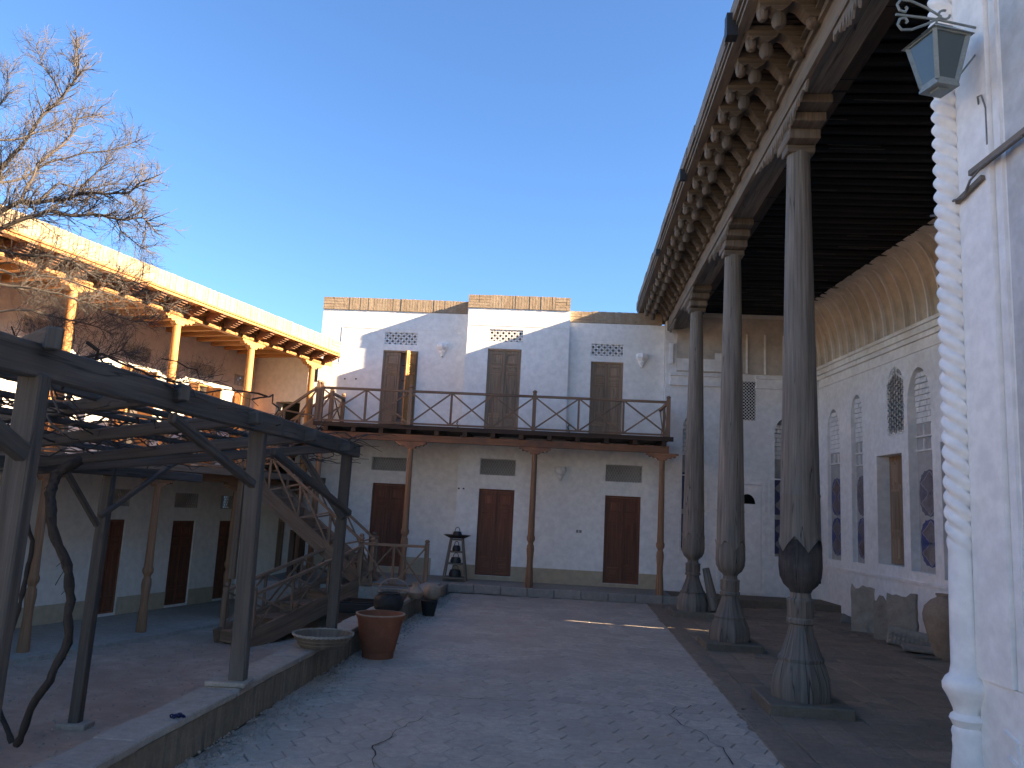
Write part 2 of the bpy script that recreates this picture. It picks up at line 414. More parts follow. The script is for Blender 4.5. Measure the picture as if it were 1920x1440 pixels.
def inview(x, y, z=0, m=60):
    p = Vector((x, y, z))-CAM; w = p.dot(cF)
    if w < .2: return False
    X = 960+FPX*p.dot(cR)/w; Y = 720-FPX*p.dot(cU)/w
    return -m < X < 1920+m and -m < Y < 1440+m
vis = sorted([s_ for s_ in spots if inview(*s_)], key=lambda s_: s_[0]**2+s_[1]**2)
near = set(vis[:300])
first = None
hm = hexmesh(HR)
far = B()
for s_ in spots:
    x, y = s_; z = random.uniform(-.0018, .001)-.012*max(0, noise.noise((x*.6, y*.6, 0)))
    tx, ty = random.gauss(0, .003), random.gauss(0, .003); rz = random.gauss(0, .012)
    if s_ in near:
        if first is None:
            first = hm.build('paver', PAVER, court); o = first
        else: o = inst(first, court, (0, 0, 0))
        o.location = (x, y, z); o.rotation_euler = (tx, ty, rz); o.scale = (random.uniform(.97, 1), random.uniform(.97, 1), 1)
    else:
        k0 = len(far.v)
        for v in hm.v: far.v.append((x+v[0], y+v[1], z+v[2]+v[0]*ty+v[1]*tx))
        for f in hm.f: far.f.append(tuple(k0+k for k in f)); far.uv.append([(0, 0)]*len(f))
far.build('distant_pavers', PAVER, court, kind='stuff', recalc=False)
# long cracks across the court
CRK = masonry('crack_dirt', (.07, .06, .05), (.05, .045, .04))
def crack(pts, w):
    q = B(); n = len(pts); prev = None
    out = []
    for i in range(n-1):
        a, c = Vector(pts[i]), Vector(pts[i+1])
        for k in range(8):
            p = a.lerp(c, k/8); p += Vector((noise.noise((p.x*5, p.y*5, 2)), noise.noise((p.x*5, p.y*5, 9)), 0))*.07
            out.append(p)
    for i, p in enumerate(out):
        w_ = 0; t = (out[min(i+1, len(out)-1)]-out[max(i-1, 0)]).normalized(); nn = Vector((-t.y, t.x, 0)); ww = .55*w*(.25+abs(noise.noise((i*.37, w*50, 0)))*1.6)
        q.vert(p+nn*ww+Vector((0, 0, .005))); q.vert(p-nn*ww+Vector((0, 0, .005)))
    for i in range(len(out)-1): q.face((2*i, 2*i+1, 2*i+3, 2*i+2), [(0, 0)]*4)
    return q.build('crack', CRK, court, recalc=False)
for line, w in (([(590, 1298), (760, 1300), (900, 1312), (1080, 1318), (1260, 1336)], .006), ([(1250, 1338), (1330, 1385), (1380, 1440)], .009),
                ([(800, 1345), (740, 1370), (706, 1400), (700, 1445)], .009), ([(1255, 1340), (1275, 1330), (1300, 1322)], .010)):
    crack([on_z(x, y) for x, y in line], w)
# brick pavers under the portico
spots = []; s = .262
for i in range(0, 22):
    for j in range(0, 62):
        x = i*s; y = j*s; 
        p = PF.w(y-5.2, .62-x-s/2, 0)
        if p.x > 6.4 or p.y > 15.5 or p.y < 2.3: continue
        spots.append((p.x, p.y))
vis = sorted([q for q in spots if inview(*q)], key=lambda q: q[0]**2+q[1]**2); near = set(vis[:300])
por_floor = bpy.data.objects.new('portico_floor', None); col.objects.link(por_floor); struct(por_floor)
base_box = B(); h = .128; base_box.box(-h, h, -h, h, -.05, 0); first = None; far = B()
for q in spots:
    z = .012+random.uniform(-.006, .004); r = (random.gauss(0, .012), random.gauss(0, .012), R(85.5)+random.gauss(0, .02))
    if q in near:
        if first is None: first = base_box.build('brick', SQP, por_floor, bevel=.006); o = first
        else: o = inst(first, por_floor, (0, 0, 0))
        o.location = (q[0], q[1], z); o.rotation_euler = r
    else:
        Mx = Matrix.Translation((q[0], q[1], z)) @ Matrix.Rotation(r[2], 4, 'Z') @ Matrix.Rotation(r[0], 4, 'X'); k0 = len(far.v)
        far.v += [tuple(Mx @ Vector(v)) for v in base_box.v]
        for f in base_box.f: far.f.append(tuple(k0+k for k in f)); far.uv.append([(0, 0)]*4)
far.build('distant_bricks', SQP, por_floor, kind='stuff')
# earth drifted over the seam between court and portico floor
b = B(); prev = None; y = 3.0
def seam(y): return px_edge(y)+.06
rows = []
while y < 15.2:
    l = .05+.12*max(0, noise.noise((y*.8, 3, 1))+.25)+.05*noise.noise((y*5, 1, 1))+.03*noise.noise((y*17, 1, 1)); r = .10+.12*noise.noise((y*1.3, 9, 1))
    for q_ in (6.9-.1*0,): pass
    rows.append((seam(y)-l, seam(y)+r, y)); y += .04
for (xl, xr, yy) in rows: b.vert((xl, yy, .0)); b.vert(((xl+xr)/2, yy, .019)); b.vert((xr, yy, .0115))
for k in range(len(rows)-1):
    a = 3*k; b.face((a, a+1, a+4, a+3), [(0, 0)]*4); b.face((a+1, a+2, a+5, a+4), [(0, 0)]*4)
tag(b.build('drifted_earth', SQP, kind='stuff', smooth=True), 'brown earth drifted over the seam between pale court pavers and portico floor', 'earth')
b = B(); n_ = 40; c_ = b.vert((-4.22, 6.52, YARD_Z-.062))
for k in range(n_):
    th = 2*PI*k/n_; r = .62*(1+.22*noise.noise((math.cos(th)*1.5, math.sin(th)*1.5, 4))); b.vert((-4.22+r*math.cos(th), 6.52+r*.75*math.sin(th), YARD_Z-.045))
for k in range(n_): b.face((0, 1+k, 1+(k+1) % n_), [(0, 0)]*3)
struct(b.build('soil_pit', SOIL, yard, recalc=False))
# gravel and grit lying on the joints and in the corners
b = B()
for k in range(4200):
    if k % 2: 
        y = random.uniform(4, 15); x = KX0(y)+abs(random.gauss(0, .14)) if k % 2 else px_edge(y)+random.gauss(0, .22); z = .003
        if random.random() < .35: z = .003
    else: x = random.uniform(-6, -2.4); y = random.uniform(4, 13); z = YARD_Z+.015+.030*noise.noise((x*.9, y*.9, 3))
    if z > 0 and x < KX0(y): continue
    r = random.uniform(.003, .012); b.hexa([(x-r, y-r, z), (x+r, y-r*.6, z), (x+r*.7, y+r, z), (x-r, y+r*.8, z), (x-r*.5, y-r*.5, z+r), (x+r*.5, y-r*.5, z+r), (x+r*.5, y+r*.5, z+r), (x-r*.5, y+r*.5, z+r)])
tag(b.build('grit', KERBT, kind='stuff'), 'loose grit and leaf crumbs scattered along the kerb and the plinths', 'grit')

# ================================================================= KERB between court and sunken yard
kerb = thing('kerb_wall', 'long low brick kerb with pale coping between the paved court and the sunken yard', 'kerb')
b = B()
y0, y1 = 1.2, 14.35; n = 30
b.hexa([(KX0(y0)-.22, y0, -.7), (KX0(y0)-.02, y0, -.7), (KX0(y1)-.02, y1, -.7), (KX0(y1)-.22, y1, -.7), (KX0(y0)-.22, y0, .23), (KX0(y0)-.02, y0, .23), (KX0(y1)-.02, y1, .23), (KX0(y1)-.22, y1, .23)])
b.build('core', KERBB, kerb)
ang = math.atan(.0885); first = None; y = y0; nb = 0
q = B(); q.box(-.022, .022, -.031, .031, 0, .232)
while y < y1:
    if first is None: first = q.build('brick', KERBB, kerb, bevel=.004); o = first
    else: o = inst(first, kerb, (0, 0, 0))
    o.location = (KX0(y)-.02+random.uniform(-.003, .003), y, 0); o.rotation_euler = (random.gauss(0, .01), 0, -ang+random.gauss(0, .02)); y += .0665; nb += 1
y = y0; first = None
while y < y1:
    L = .42; q = B(); q.box(-.135, .135, -L/2, L/2, 0, .05)
    if first is None: first = q.build('coping_slab', KERBT, kerb, bevel=.008); o = first
    else: o = inst(first, kerb, (0, 0, 0))
    yy = y+L/2; o.location = (KX0(yy)-.12+random.uniform(-.008, .008), yy, .235+random.uniform(-.003, .004)); o.rotation_euler = (random.gauss(0, .006), random.gauss(0, .01), -ang+random.gauss(0, .01)); y += L+.008

# ================================================================= CENTRE BUILDING
cb = thing('courtyard_house', 'white two-storey house with brick parapets and wooden balcony at the court end', 'house', frame=CF)
PZ = .15
dz0 = .24
def R4(p, q, d=0): a = CF.px(*p, d); c = CF.px(*q, d); return (a.x, c.x, c.z, a.z)   # tl, br -> x0,x1,z0,z1
h_d2 = (-.77, -.02, dz0, 2.02); h_d3 = (1.88, 2.62, .22, 2.01)
h_g2 = (-.78, -.02, 2.31, 2.66); h_g3 = (1.87, 2.64, 2.30, 2.66)
h_ud2 = (-.75, -.02, 3.25, 5.04); h_ug2 = (-.75, 0.0, 5.19, 5.47)
h_ud3 = (1.49, 2.19, 3.20, 4.87); h_ug3 = (1.48, 2.19, 4.99, 5.27)
h_d1 = (-3.14, -2.42, .28, 2.04); h_g1 = (-3.2, -2.43, 2.31, 2.61)
h_ud1 = (-3.13, -2.34, 3.25, 4.99); h_ug1 = (-3.13, -2.38, 5.12, 5.41)
LB = .41      # the left bay stands back
RB = .14      # upper right bay stands back a little
# centre bay with both floors + right bay ground floor
wall([(-1.24, -.1), (3.06, -.1), (3.06, 3.1), (1.0, 3.1), (1.0, 5.93), (-1.22, 5.93)], [rect(*h) for h in (h_d2, h_d3, h_g2, h_g3, h_ud2, h_ug2)], 0, .32, 'wall', WHITE, cb)
wall([(.99, 3.0), (3.06, 3.0), (3.06, 5.72), (.99, 5.72)], [rect(*h) for h in (h_ud3, h_ug3)], RB, .3, 'wall', WHITE, cb)
wall([(-7.6, -.7), (-1.20, -.7), (-1.20, 5.88), (-4.57, 5.88), (-4.57, 4.2), (-7.6, 4.2)], [rect(*h) for h in (h_d1, h_g1, h_ud1, h_ug1)]+[rect(-5.43, -4.87, 2.2, 3.71)], LB, .3, 'wall', WHITE, cb)
b = B(); b.box(-1.237, -1.215, .003, .42, -.1, 5.925); b.build('wall_return', WHITE, cb)
# closed shell behind
b = B(); b.box(-4.56, 3.05, .75, .80, -.1, 5.6); b.box(-7.6, -4.56, .75, .80, -.6, 4.1)
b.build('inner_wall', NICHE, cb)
b = B(); b.box(-4.55, 3.04, .6, 5, 5.55, 5.70); b.box(-7.6, -4.57, .6, 5, 4.0, 4.15); b.box(-4.56, -4.46, .66, 5, 3.9, 5.9); b.box(2.95, 3.05, .45, 5, 0, 5.7); b.box(-7.6, 3.05, 4.9, 5.0, -.6, 5.6)
b.box(-4.56, 3.04, .6, 4.9, 2.95, 3.1)
b.build('roof_slab', MUD, cb)
# cream dado band in relief (8 mm proud)
def band(x0, x1, y, z0, z1):
    q = B(); q.box(x0, x1, y-.008, y+.01, z0, z1); q.build('dado_band', CREAM, cb)
band(-.02+.001, 1.879, 0, .151, .45); band(2.621, 3.05, 0, .151, .45); band(-1.236, -.771, 0, .151, .44)
band(-.77, -.021, 0, .151, .238); band(1.88, 2.62, 0, .151, .218); band(-3.14, -2.42, LB, .151, .278)
band(-2.41, -1.76, LB, .151, .5); band(-4.4, -3.15, LB, .151, .5); band(-7, -4.4, LB, -.5, .2)
# relief panels: thin recessed lines around the upper bays, built as slim raised strips
def strip(p, q_, y, w=.012, t=.006, mat=WHITE):
    q = B(); q.bar((p[0], y-t/2, p[1]), (q_[0], y-t/2, q_[1]), t, w, up=(0, 0, 1) if abs(q_[0]-p[0]) > abs(q_[1]-p[1]) else (1, 0, 0)); return q.build('plaster_moulding', mat, cb)
strip((-4.1, 5.48), (-1.6, 5.48), LB); strip((-4.1, 4.65), (-4.1, 5.48), LB); strip((-4.55, 4.66), (-4.1, 4.66), LB)
strip((-1.2, 5.55), (.98, 5.55), 0); strip((1.05, 5.35), (2.95, 5.35), RB); strip((1.05, 5.10), (1.05, 5.35), RB)
# brick parapets: soldier bricks stand side by side
def soldiers(x0, x1, y, z0, z1, name='parapet', corner=.35, mat=BRICK, parent=cb, bw=.062, thick=.30):
    q = B(); q.box(x0+.004, x1-.004, y+.014, y+thick, z0, z1-.012)
    x = x0
    while x < x1-.01:
        w = min(bw, x1-x)-.006
        if (x-x0) < corner or (x1-x) < corner:       # laid bricks at the ends
            zz = z0; wid = min(.24, x1-x-.002 if x1-x < .3 else .24)
            while zz < z1-.02:
                hh = min(.062, z1-zz)-.006; q.box(x+.002, x+wid-.004, y+random.uniform(0, .006), y+.05, zz, zz+hh); zz += .062
            x += wid; continue
        e = random.uniform(-.004, .004); q.box(x, x+w, y+random.uniform(0, .007), y+.05, z0, z1+e)
        x += bw
    return q.build(name, mat, parent, kind='stuff')
soldiers(-4.58, -1.236, LB-.02, 5.885, 6.17); soldiers(-1.236, 1.0, -.02, 5.935, 6.23); soldiers(1.003, 3.0, RB-.02, 5.725, 5.98)
b = B(); b.box(-1.234, -1.214, .3, 1.2, 5.9, 6.2); b.box(-4.56, -4.45, .6, 5.0, 5.88, 6.16); b.build('parapet_side', BRICK, cb)
b = B(); x = -.85
while x < .75: b.tube([(x, .35, 6.245), (x, 1.6, 6.262)], .030, 6); x += .105
b.build('corrugated_roof_sheet', CAST, cb)
# doors and grilles
def panelled_leaf(name, w, h, t, mat, parent, rows, loc, rot=(0, 0, 0)):
    q = B(); q.box(0, w, 0, t, 0, h)
    for (a, c) in rows:      # raised mouldings round each panel, plus a raised field
        z0, z1 = h*a, h*c; x0, x1 = w*.18, w*.82; m = .012
        for (p, r_) in (((x0, z0), (x1, z0)), ((x0, z1), (x1, z1)), ((x0, z0), (x0, z1)), ((x1, z0), (x1, z1))):
            if p[1] == r_[1]: q.box(p[0]-m, r_[0]+m, -.014, -.0005, p[1]-m, p[1]+m)
            else: q.box(p[0]-m, p[0]+m, -.012, -.0006, p[1]+m+.001, r_[1]-m-.001)
        q.box(x0+.035, x1-.035, -.009, -.0007, z0+.035, z1-.035)
        for side in (0, 1): 
            zz = z0 if side else z0
    q.box(0, w, -.006, -.0004, h*.002, h*.03)
    return q.build(name, mat, parent, loc=loc, rot=rot)
ROWS = [(.05, .17), (.20, .70), (.73, .80), (.83, .96)]
def door(hole, y, mat, parent, name='door', open_right=0, open_left=0, rows=ROWS, sill=True):
    x0, x1, z0, z1 = hole; f = .035
    q = B(); q.box(x0, x0+f, y, y+.08, z0, z1); q.box(x1-f, x1, y, y+.08, z0, z1); q.box(x0+f, x1-f, y, y+.08, z1-f, z1)
    q.box(x0+f, x1-f, y, y+.08, z0, z0+.02)
    fr = q.build(name, mat, parent)
    w = (x1-x0-2*f)/2-.003; h = z1-z0-f-.025
    panelled_leaf('leaf', w, h, .035, mat, fr, rows, (x0+f, y+.02, z0+.022), (0, 0, -open_left))
    o = panelled_leaf('leaf', w, h, .035, mat, fr, rows, (x1-f-w, y+.02, z0+.022))
    if open_right:
        o.location = (x1-f-w*math.cos(open_right), y+.02-w*math.sin(open_right), z0+.022)
        o.rotation_euler = (0, 0, open_right)
    if not open_left and not open_right:
        q = B(); xm = (x0+x1)/2; q.box(xm-.014, xm+.014, y-.004, y+.019, z0+.03, z1-f-.01); q.build('cover_strip', mat, fr)
    return fr
door(h_d2, .05, BROWN, cb); door(h_d3, .05, BROWN, cb); door(h_d1, LB+.05, BROWN, cb)
door(h_ud2, .03, GREYBROWN, cb); door(h_ud3, RB+.04, GREYBROWN, cb)
d_open = door(h_ud1, LB+.02, GREYBROWN, cb, open_right=R(64))
for ch in d_open.children:
    if ch.rotation_euler.z > .5:
        ch.data = ch.data.copy(); ch.data.materials[0] = ORANGE; ch['label'] = 'open orange-brown door leaf catching the sun'
b = B()
for z in (3.5, 3.95, 4.35, 4.7): b.box(-2.75, -2.38, LB+.33, LB+.37, z, z+.025)
b.box(-2.62, -2.60, LB+.33, LB+.37, 3.3, 4.9); b.build('inner_shelf', BROWN, d_open)
def grille(hole, y, parent, kind, mat=WHITE2, s=.055, bar=.008):
    x0, x1, z0, z1 = hole; q = B(); f = .012
    q.box(x0, x1, y-.01, y+.012, z0, z0+f); q.box(x0, x1, y-.01, y+.012, z1-f, z1); q.box(x0, x0+f, y-.01, y+.012, z0+f, z1-f); q.box(x1-f, x1, y-.01, y+.012, z0+f, z1-f)
    def clipbar(px_, pz, ang):
        dx_, dz_ = math.cos(ang), math.sin(ang); ts = []
        lo, hi = -9, 9
        for (p, d, a, c) in ((px_, dx_, x0+f, x1-f), (pz, dz_, z0+f, z1-f)):
            if abs(d) < 1e-6:
                if p < a or p > c: return
                continue
            t0, t1 = (a-p)/d, (c-p)/d
            if t0 > t1: t0, t1 = t1, t0
            lo = max(lo, t0); hi = min(hi, t1)
        if hi-lo < .01: return
        q.bar((px_+dx_*lo, y, pz+dz_*lo), (px_+dx_*hi, y, pz+dz_*hi), .008+.002*abs(dx_), bar, up=(-dz_, 0, dx_))
    cx, cz = (x0+x1)/2, (z0+z1)/2
    angs = [R(62), R(-62)] if kind == 'diamond' else ([0, R(60), R(-60)] if kind == 'star' else [0, R(90), R(45), R(-45)])
    for a in angs:
        nx_, nz_ = -math.sin(a), math.cos(a)
        sp = s*(1.0 if kind != 'girih' or a in (0, R(90)) else 1.414)
        k = -22
        while k <= 22:
            o_ = (k+.5)*sp; clipbar(cx+nx_*o_, cz+nz_*o_, a); k += 1
    return q.build('grille', mat, parent)
GRL = plaster('grey_grille_plaster', (.62, .60, .57), (.45, .44, .42), .3)
for h_, y_ in ((h_g2, .03), (h_g3, .03), (h_g1, LB+.03)): grille(h_, y_, cb, 'diamond', GRL, .050, .009)
for h_, y_ in ((h_ug2, .02), (h_ug3, RB+.02), (h_ug1, LB+.02)): grille(h_, y_, cb, 'girih', WHITE2, .062, .011)
# little plaster snout at roof corner, sockets
b = B(); b.box(1.30, 1.35, -.012, 0, 1.21, 1.27); b.box(1.365, 1.415, -.012, 0, 1.21, 1.27); b.build('socket', PLASTIC, cb)
for (x, z, y) in ((-1.2, 2.0, 0), (-3.95, 4.3, LB), (-3.7, 4.31, LB), (-1.1, 2.0, 0)):
    q = B(); q.box(x-.018, x+.018, y-.01, y, z-.015, z+.015); q.build('junction_box', CAST, cb)
# balcony
DY = -1.22; DZ = 3.16
b = B(); b.box(-4.02, 3.06, DY, LB-.002, DZ-.035, DZ); b.build('balcony_floor', DECKW, cb)
b = B(); b.box(-4.06, 3.09, DY-.03, DY+.02, DZ-.075, DZ+.012); b.build('deck_edge_board', DECKW, cb)
x = -3.85
while x < 3.0:
    q = B(); q.box(x, x+.09, DY-.005, -.002 if x > -1.2 else LB-.002, DZ-.165, DZ-.04); q.build('joist', DECKW, cb); x += .56
b = B(); b.box(-4.0, 3.02, DY+.06, DY+.19, 2.86, 2.993); b.build('balcony_beam', BEAMR, cb)
def porch_column(parent, x, y, z0, z1, mat, carved=True, r=.062, cap=True, capw=.62, capmat=None):
    H = z1-z0; prof = []
    if carved:
        prof = [(.075, 0), (.078, .06), (.07, .25), (.058, .42), (.06, .55), (.074, .72), (.066, .80), (.05, .83), (.055, .86), (.078, .90), (.083, .95), (.066, 1.0), (.066, 1.02)]
    else: prof = [(r, 0)]
    zz = prof[-1][1]
    for k in range(1, 7): prof.append((r*(1.02-.18*k/6), zz+(H-zz)*k/6))
    q = B(); q.lathe(prof, 14, fn=lambda rr, th, z: rr*(1+.03*noise.noise((math.cos(th)*2+x, math.sin(th)*2, z*1.5))))
    c = q.build('column', mat, parent, smooth=True, loc=(x, y, z0))
    if cap:
        w = capw/2; pl = [(-w, .0), (-w, -.035), (-w*.86, -.045), (-w*.80, -.085), (-w*.62, -.062), (-w*.55, -.10), (-w*.38, -.085), (-w*.26, -.135), (w*.26, -.135), (w*.38, -.085), (w*.55, -.10), (w*.62, -.062), (w*.80, -.085), (w*.86, -.045), (w, -.035), (w, 0)]
        q = B(); q.prism(pl, lambda a, d: (a, -.055, H+.135+d), lambda a, d: (a, .055, H+.135+d)); q.build('capital', capmat or mat, c)
    return c
for x in (-3.92, -2.08, .40, 2.90): porch_column(cb, x, DY+.125, PZ, 2.72, POSTW, capmat=BEAMR)
def railing(parent, p, q_, z, h, bays, mat, big=(True, True), name='railing', finial=True, w=.035):
    """p,q_: local xy ends; z: deck heights (z0,z1)"""
    z0, z1 = z; P0 = Vector((p[0], p[1], z0)); P1 = Vector((q_[0], q_[1], z1)); up = Vector((0, 0, 1))
    q = B(); q.bar(P0+up*h, P1+up*h, .06, .045); rail = q.build(name, mat, parent)
    q = B(); q.bar(P0+up*.05, P1+up*.05, .03, .035); q.build('bottom_rail', mat, rail)
    for k in range(bays+1):
        A = P0.lerp(P1, k/bays); end = (k == 0 and big[0]) or (k == bays and big[1])
        if end:
            q = B(); s_ = .036; q.box(A.x-s_, A.x+s_, A.y-s_, A.y+s_, A.z-.02, A.z+h+.06)
            if finial: q.lathe([(.02, 0), (.043, .02), (.043, .045), (.02, .065)], 8, (A.x, A.y, A.z+h+.06))
            q.build('post', mat, rail)
        elif 0 < k < bays:
            q = B(); s_ = .02; q.box(A.x-s_, A.x+s_, A.y-s_, A.y+s_, A.z+.07, A.z+h-.024); q.build('post', mat, rail)
        if k < bays:
            C_ = P0.lerp(P1, (k+1)/bays); d = (C_-A).normalized()*.03
            q = B(); q.bar(A+up*.07+d, C_+up*(h-.03)-d, .018, .03); q.build('brace', mat, rail)
            q = B(); sd = (C_-A).cross(up).normalized()*.019; q.bar(A+up*(h-.03)+d+sd, C_+up*.07-d+sd, .018, .03); q.build('brace', mat, rail)
    return rail
RH = .70
railing(cb, (-3.95, DY+.04), (-2.14, DY+.04), (DZ, DZ), RH, 2, RAIL)
railing(cb, (-2.14, DY+.04), (.35, DY+.04), (DZ, DZ), RH, 3, RAIL, big=(False, True))
railing(cb, (.35, DY+.04), (2.99, DY+.04), (DZ, DZ), RH, 3, RAIL, big=(False, True))
railing(cb, (2.99, DY+.04), (2.99, RB-.03), (DZ, DZ), RH, 2, RAIL, big=(False, False))
railing(cb, (-3.92, -.55), (-3.92, LB-.08), (DZ, DZ), RH-.02, 1, RAIL)
# small cable bits on balcony
for (x, y) in ((-1.36, LB-.02), (1.06, RB-.02)):
    q = B(); q.tube([(x, y, 3.2), (x+.02, y-.01, 3.32), (x-.02, y-.01, 3.42), (x+.01, y, 3.46)], .012, 5); q.build('cable_end', CAST, cb)
# porch floor
b = B(); b.box(-1.16, 3.12, DY-.02, -.002, -.3, PZ); b.box(-4.5, -1.163, -2.62, LB-.002, -.66, PZ)
pf = struct(b.build('porch_floor', KERBT)); pf.location = CF.o; pf.rotation_euler = (0, 0, CF.rot)
x = -1.14; first = None
while x < 3.1:
    q = B(); L = .50; q.box(-L/2, L/2, -.05, .05, 0, .165)
    if first is None: first = q.build('step_stone', KERBT, pf, bevel=.012); o = first
    else: o = inst(first, pf, (0, 0, 0))
    o.location = (x+L/2, DY-.07+random.uniform(-.008, .008), random.uniform(-.01, .004)); x += L+.01
# wall sconces (carved plaster brackets) are things of their own
def sconce(p, label, s=1.25, mat=WHITE2):
    q = B(); prof = [(.005, -.13), (.03, -.12), (.038, -.10), (.03, -.09), (.055, -.05), (.062, -.035), (.055, -.02), (.095, .03), (.10, .05), (.095, .10), (.085, .11)]
    q.lathe([(r*s, z*s) for r, z in prof], 16, fn=lambda r, th, z: r*(1+.07*math.cos(8*th)) if z > -.02*s else r)
    o = q.build('wall_bracket', mat, smooth=True); o.location = CF.w(p[0], p[1], p[2]); o.rotation_euler = (0, 0, CF.rot)
    return tag(o, label, 'wall bracket')
sconce((.92, -.02, 2.42), 'small carved white plaster bracket on the ground-floor wall beside the middle porch post')
sconce((2.58, RB-.02, 4.93), 'fluted white plaster bracket on the upper wall right of the right balcony door')
sconce((-1.80, LB-.01, 5.04), 'faint white plaster bracket on the upper wall right of the open balcony door')

# ================================================================= WOODEN STAIRCASE (centre frame coordinates)
st = thing('wooden_staircase', 'weathered wooden staircase with crossed railings climbing from yard to both balconies', 'staircase', frame=CF)
def flight(a, c, width, n, mat=RAIL, rails=(True, True), rh=.62, bays=2, sd=.24):
    """a,c: (x,y,z) of the centre line of the nosings at foot and head"""
    A = Vector(a); C_ = Vector(c); run = Vector((C_.x-A.x, C_.y-A.y, 0)); d = run.normalized(); sdv = Vector((-d.y, d.x, 0))
    for s_ in (-1, 1):
        o_ = sdv*(width/2*s_); q = B(); q.bar(A+o_-Vector((0, 0, .06))-d*.12, C_+o_-Vector((0, 0, .06)), .045, sd); q.build('stringer', mat, st)
    for k in range(n):
        t = (k+.5)/n; p = A.lerp(C_, t); q = B(); w = width/2-.026; tr = run.length/n*.62
        e = [p-d*tr-sdv*w, p+d*tr-sdv*w, p+d*tr+sdv*w, p-d*tr+sdv*w]
        q.hexa([v-Vector((0, 0, .032)) for v in e]+e); q.build('tread', mat, st)
        q = B(); zz = (C_.z-A.z)/n; f0 = p-d*tr*.95
        q.hexa([f0-sdv*w-Vector((0, 0, zz)), f0+d*.015-sdv*w-Vector((0, 0, zz)), f0+d*.015+sdv*w-Vector((0, 0, zz)), f0+sdv*w-Vector((0, 0, zz)),
                f0-sdv*w-Vector((0, 0, .034)), f0+d*.015-sdv*w-Vector((0, 0, .034)), f0+d*.015+sdv*w-Vector((0, 0, .034)), f0+sdv*w-Vector((0, 0, .034))]); q.build('riser', RAIL, st)
    for s_, on in zip((-1, 1), rails):
        if not on: continue
        o_ = sdv*(width/2*s_); railing(st, ((A+o_).x, (A+o_).y), ((C_+o_).x, (C_+o_).y), (A.z+.06, C_.z+.06), rh, bays, mat)
flight((-3.90, -4.60, -.50), (-2.84, -2.46, .17), .62, 4, rails=(True, True), bays=3, rh=.60, sd=.32)
flight((-2.58, -2.05, .22), (-4.95, -2.05, 2.12), 1.02, 10, bays=4, rh=.66)
flight((-5.35, -.72, 2.14), (-4.02, -.72, 3.16), .95, 5, bays=2, rh=.66)
b = B(); b.box(-5.9, -4.72, -2.7, -.1, 2.06, 2.12); b.box(-5.9, -4.72, -2.72, -2.62, 1.94, 2.055); b.build('landing', DECKW, st)
for (x, y) in ((-4.85, -2.6), (-4.85, -.25)):
    q = B(); q.box(x-.05, x+.05, y-.05, y+.05, -.6 if y < -2.65 else .15, 2.05); q.build('landing_post', RAIL, st)
for y in (-2.35, -1.75):
    q = B(); q.bar((-3.9, y, .1), (-3.9, y, 1.05), .09, .09, up=(1, 0, 0)); q.build('prop', DECKW, st)
railing(st, (-2.56, -2.58), (-1.39, -2.58), (PZ, PZ), .74, 2, RAIL)
railing(st, (-2.54, -1.52), (-2.54, -2.54), (PZ, PZ), .05, 1, RAIL, big=(True, False), finial=False, name='sill')
for (x, y) in ((-2.54, -1.52), (-2.38, -2.5)):
    q = B(); q.box(x-.036, x+.036, y-.036, y+.036, PZ, PZ+.78); q.lathe([(.02, 0), (.043, .02), (.043, .045), (.02, .065)], 8, (x, y, PZ+.78)); q.build('newel_post', RAIL, st)

# ================================================================= LEFT WING
lw = thing('left_wing', 'two-storey gallery house on the left with orange wooden columns and sunlit brick parapet', 'house', frame=LW)
XN = -17.0; XE = 4.85; FZ = -.54; UZ = 2.06
low_doors = [(1.12, 1.62, -.50, 1.10), (2.78, 3.40, -.50, 1.08), (4.12, 4.70, -.50, 1.08), (-.9, -.3, -.5, 1.1), (-3.0, -2.4, -.5, 1.1)]
low_gr = [(1.08, 1.67, 1.33, 1.63), (2.76, 3.42, 1.33, 1.61), (4.08, 4.7, 1.33, 1.6), (-.9, -.3, 1.33, 1.6)]
up_doors = [(1.07, 1.70, UZ+.02, 3.80), (2.78, 3.44, UZ+.02, 3.79), (4.12, 4.72, UZ+.02, 3.79), (-.85, -.2, UZ+.02, 3.8), (-2.9, -2.3, UZ+.02, 3.8)]
up_gr = [(1.03, 1.73, 3.93, 4.20), (2.77, 3.47, 3.94, 4.19), (4.09, 4.68, 3.93, 4.17), (-.9, -.2, 3.93, 4.2)]
wall([(XN, -.7), (XE+.4, -.7), (XE+.4, 4.75), (XN, 4.75)], [rect(*h) for h in low_doors+low_gr+up_doors+up_gr], 0, .3, 'wall', PEACH, lw)
b = B(); b.box(XN, XE, .55, .6, -.6, 4.7); b.build('inner_wall', NICHE, lw)
EF = Frame(LW.w(4.80, 0, 0), -19.3)
d1_, d2_ = EF.px(518, 753), EF.px(563, 755)
def efl(x, y, z): return LW.loc(EF.w(x, y, z))
hole_ = rect(d1_.x, d2_.x, UZ+.02, d1_.z); outl = [(.002, -.6), (1.34, -.6), (1.34, 4.72), (.002, 4.72)]
q = B(); flat = outl+hole_; idx = [q.vert(efl(p[0], 0, p[1])) for p in flat]
for t in tessellate_polygon([[Vector((p[0], p[1], 0)) for p in r_] for r_ in (outl, hole_)]): q.face([idx[k] for k in t], [flat[k] for k in t])
for r_ in (outl, hole_):
    A = [q.vert(efl(p[0], 0, p[1])) for p in r_]; C_ = [q.vert(efl(p[0], .10 if r_ is outl else .25, p[1])) for p in r_]
    for k in range(4): q.face((A[k], A[(k+1) % 4], C_[(k+1) % 4], C_[k]), [(0, 0), (.3, 0), (.3, .1), (0, .1)])
q.build('end_wall', PEACH, lw, recalc=False)
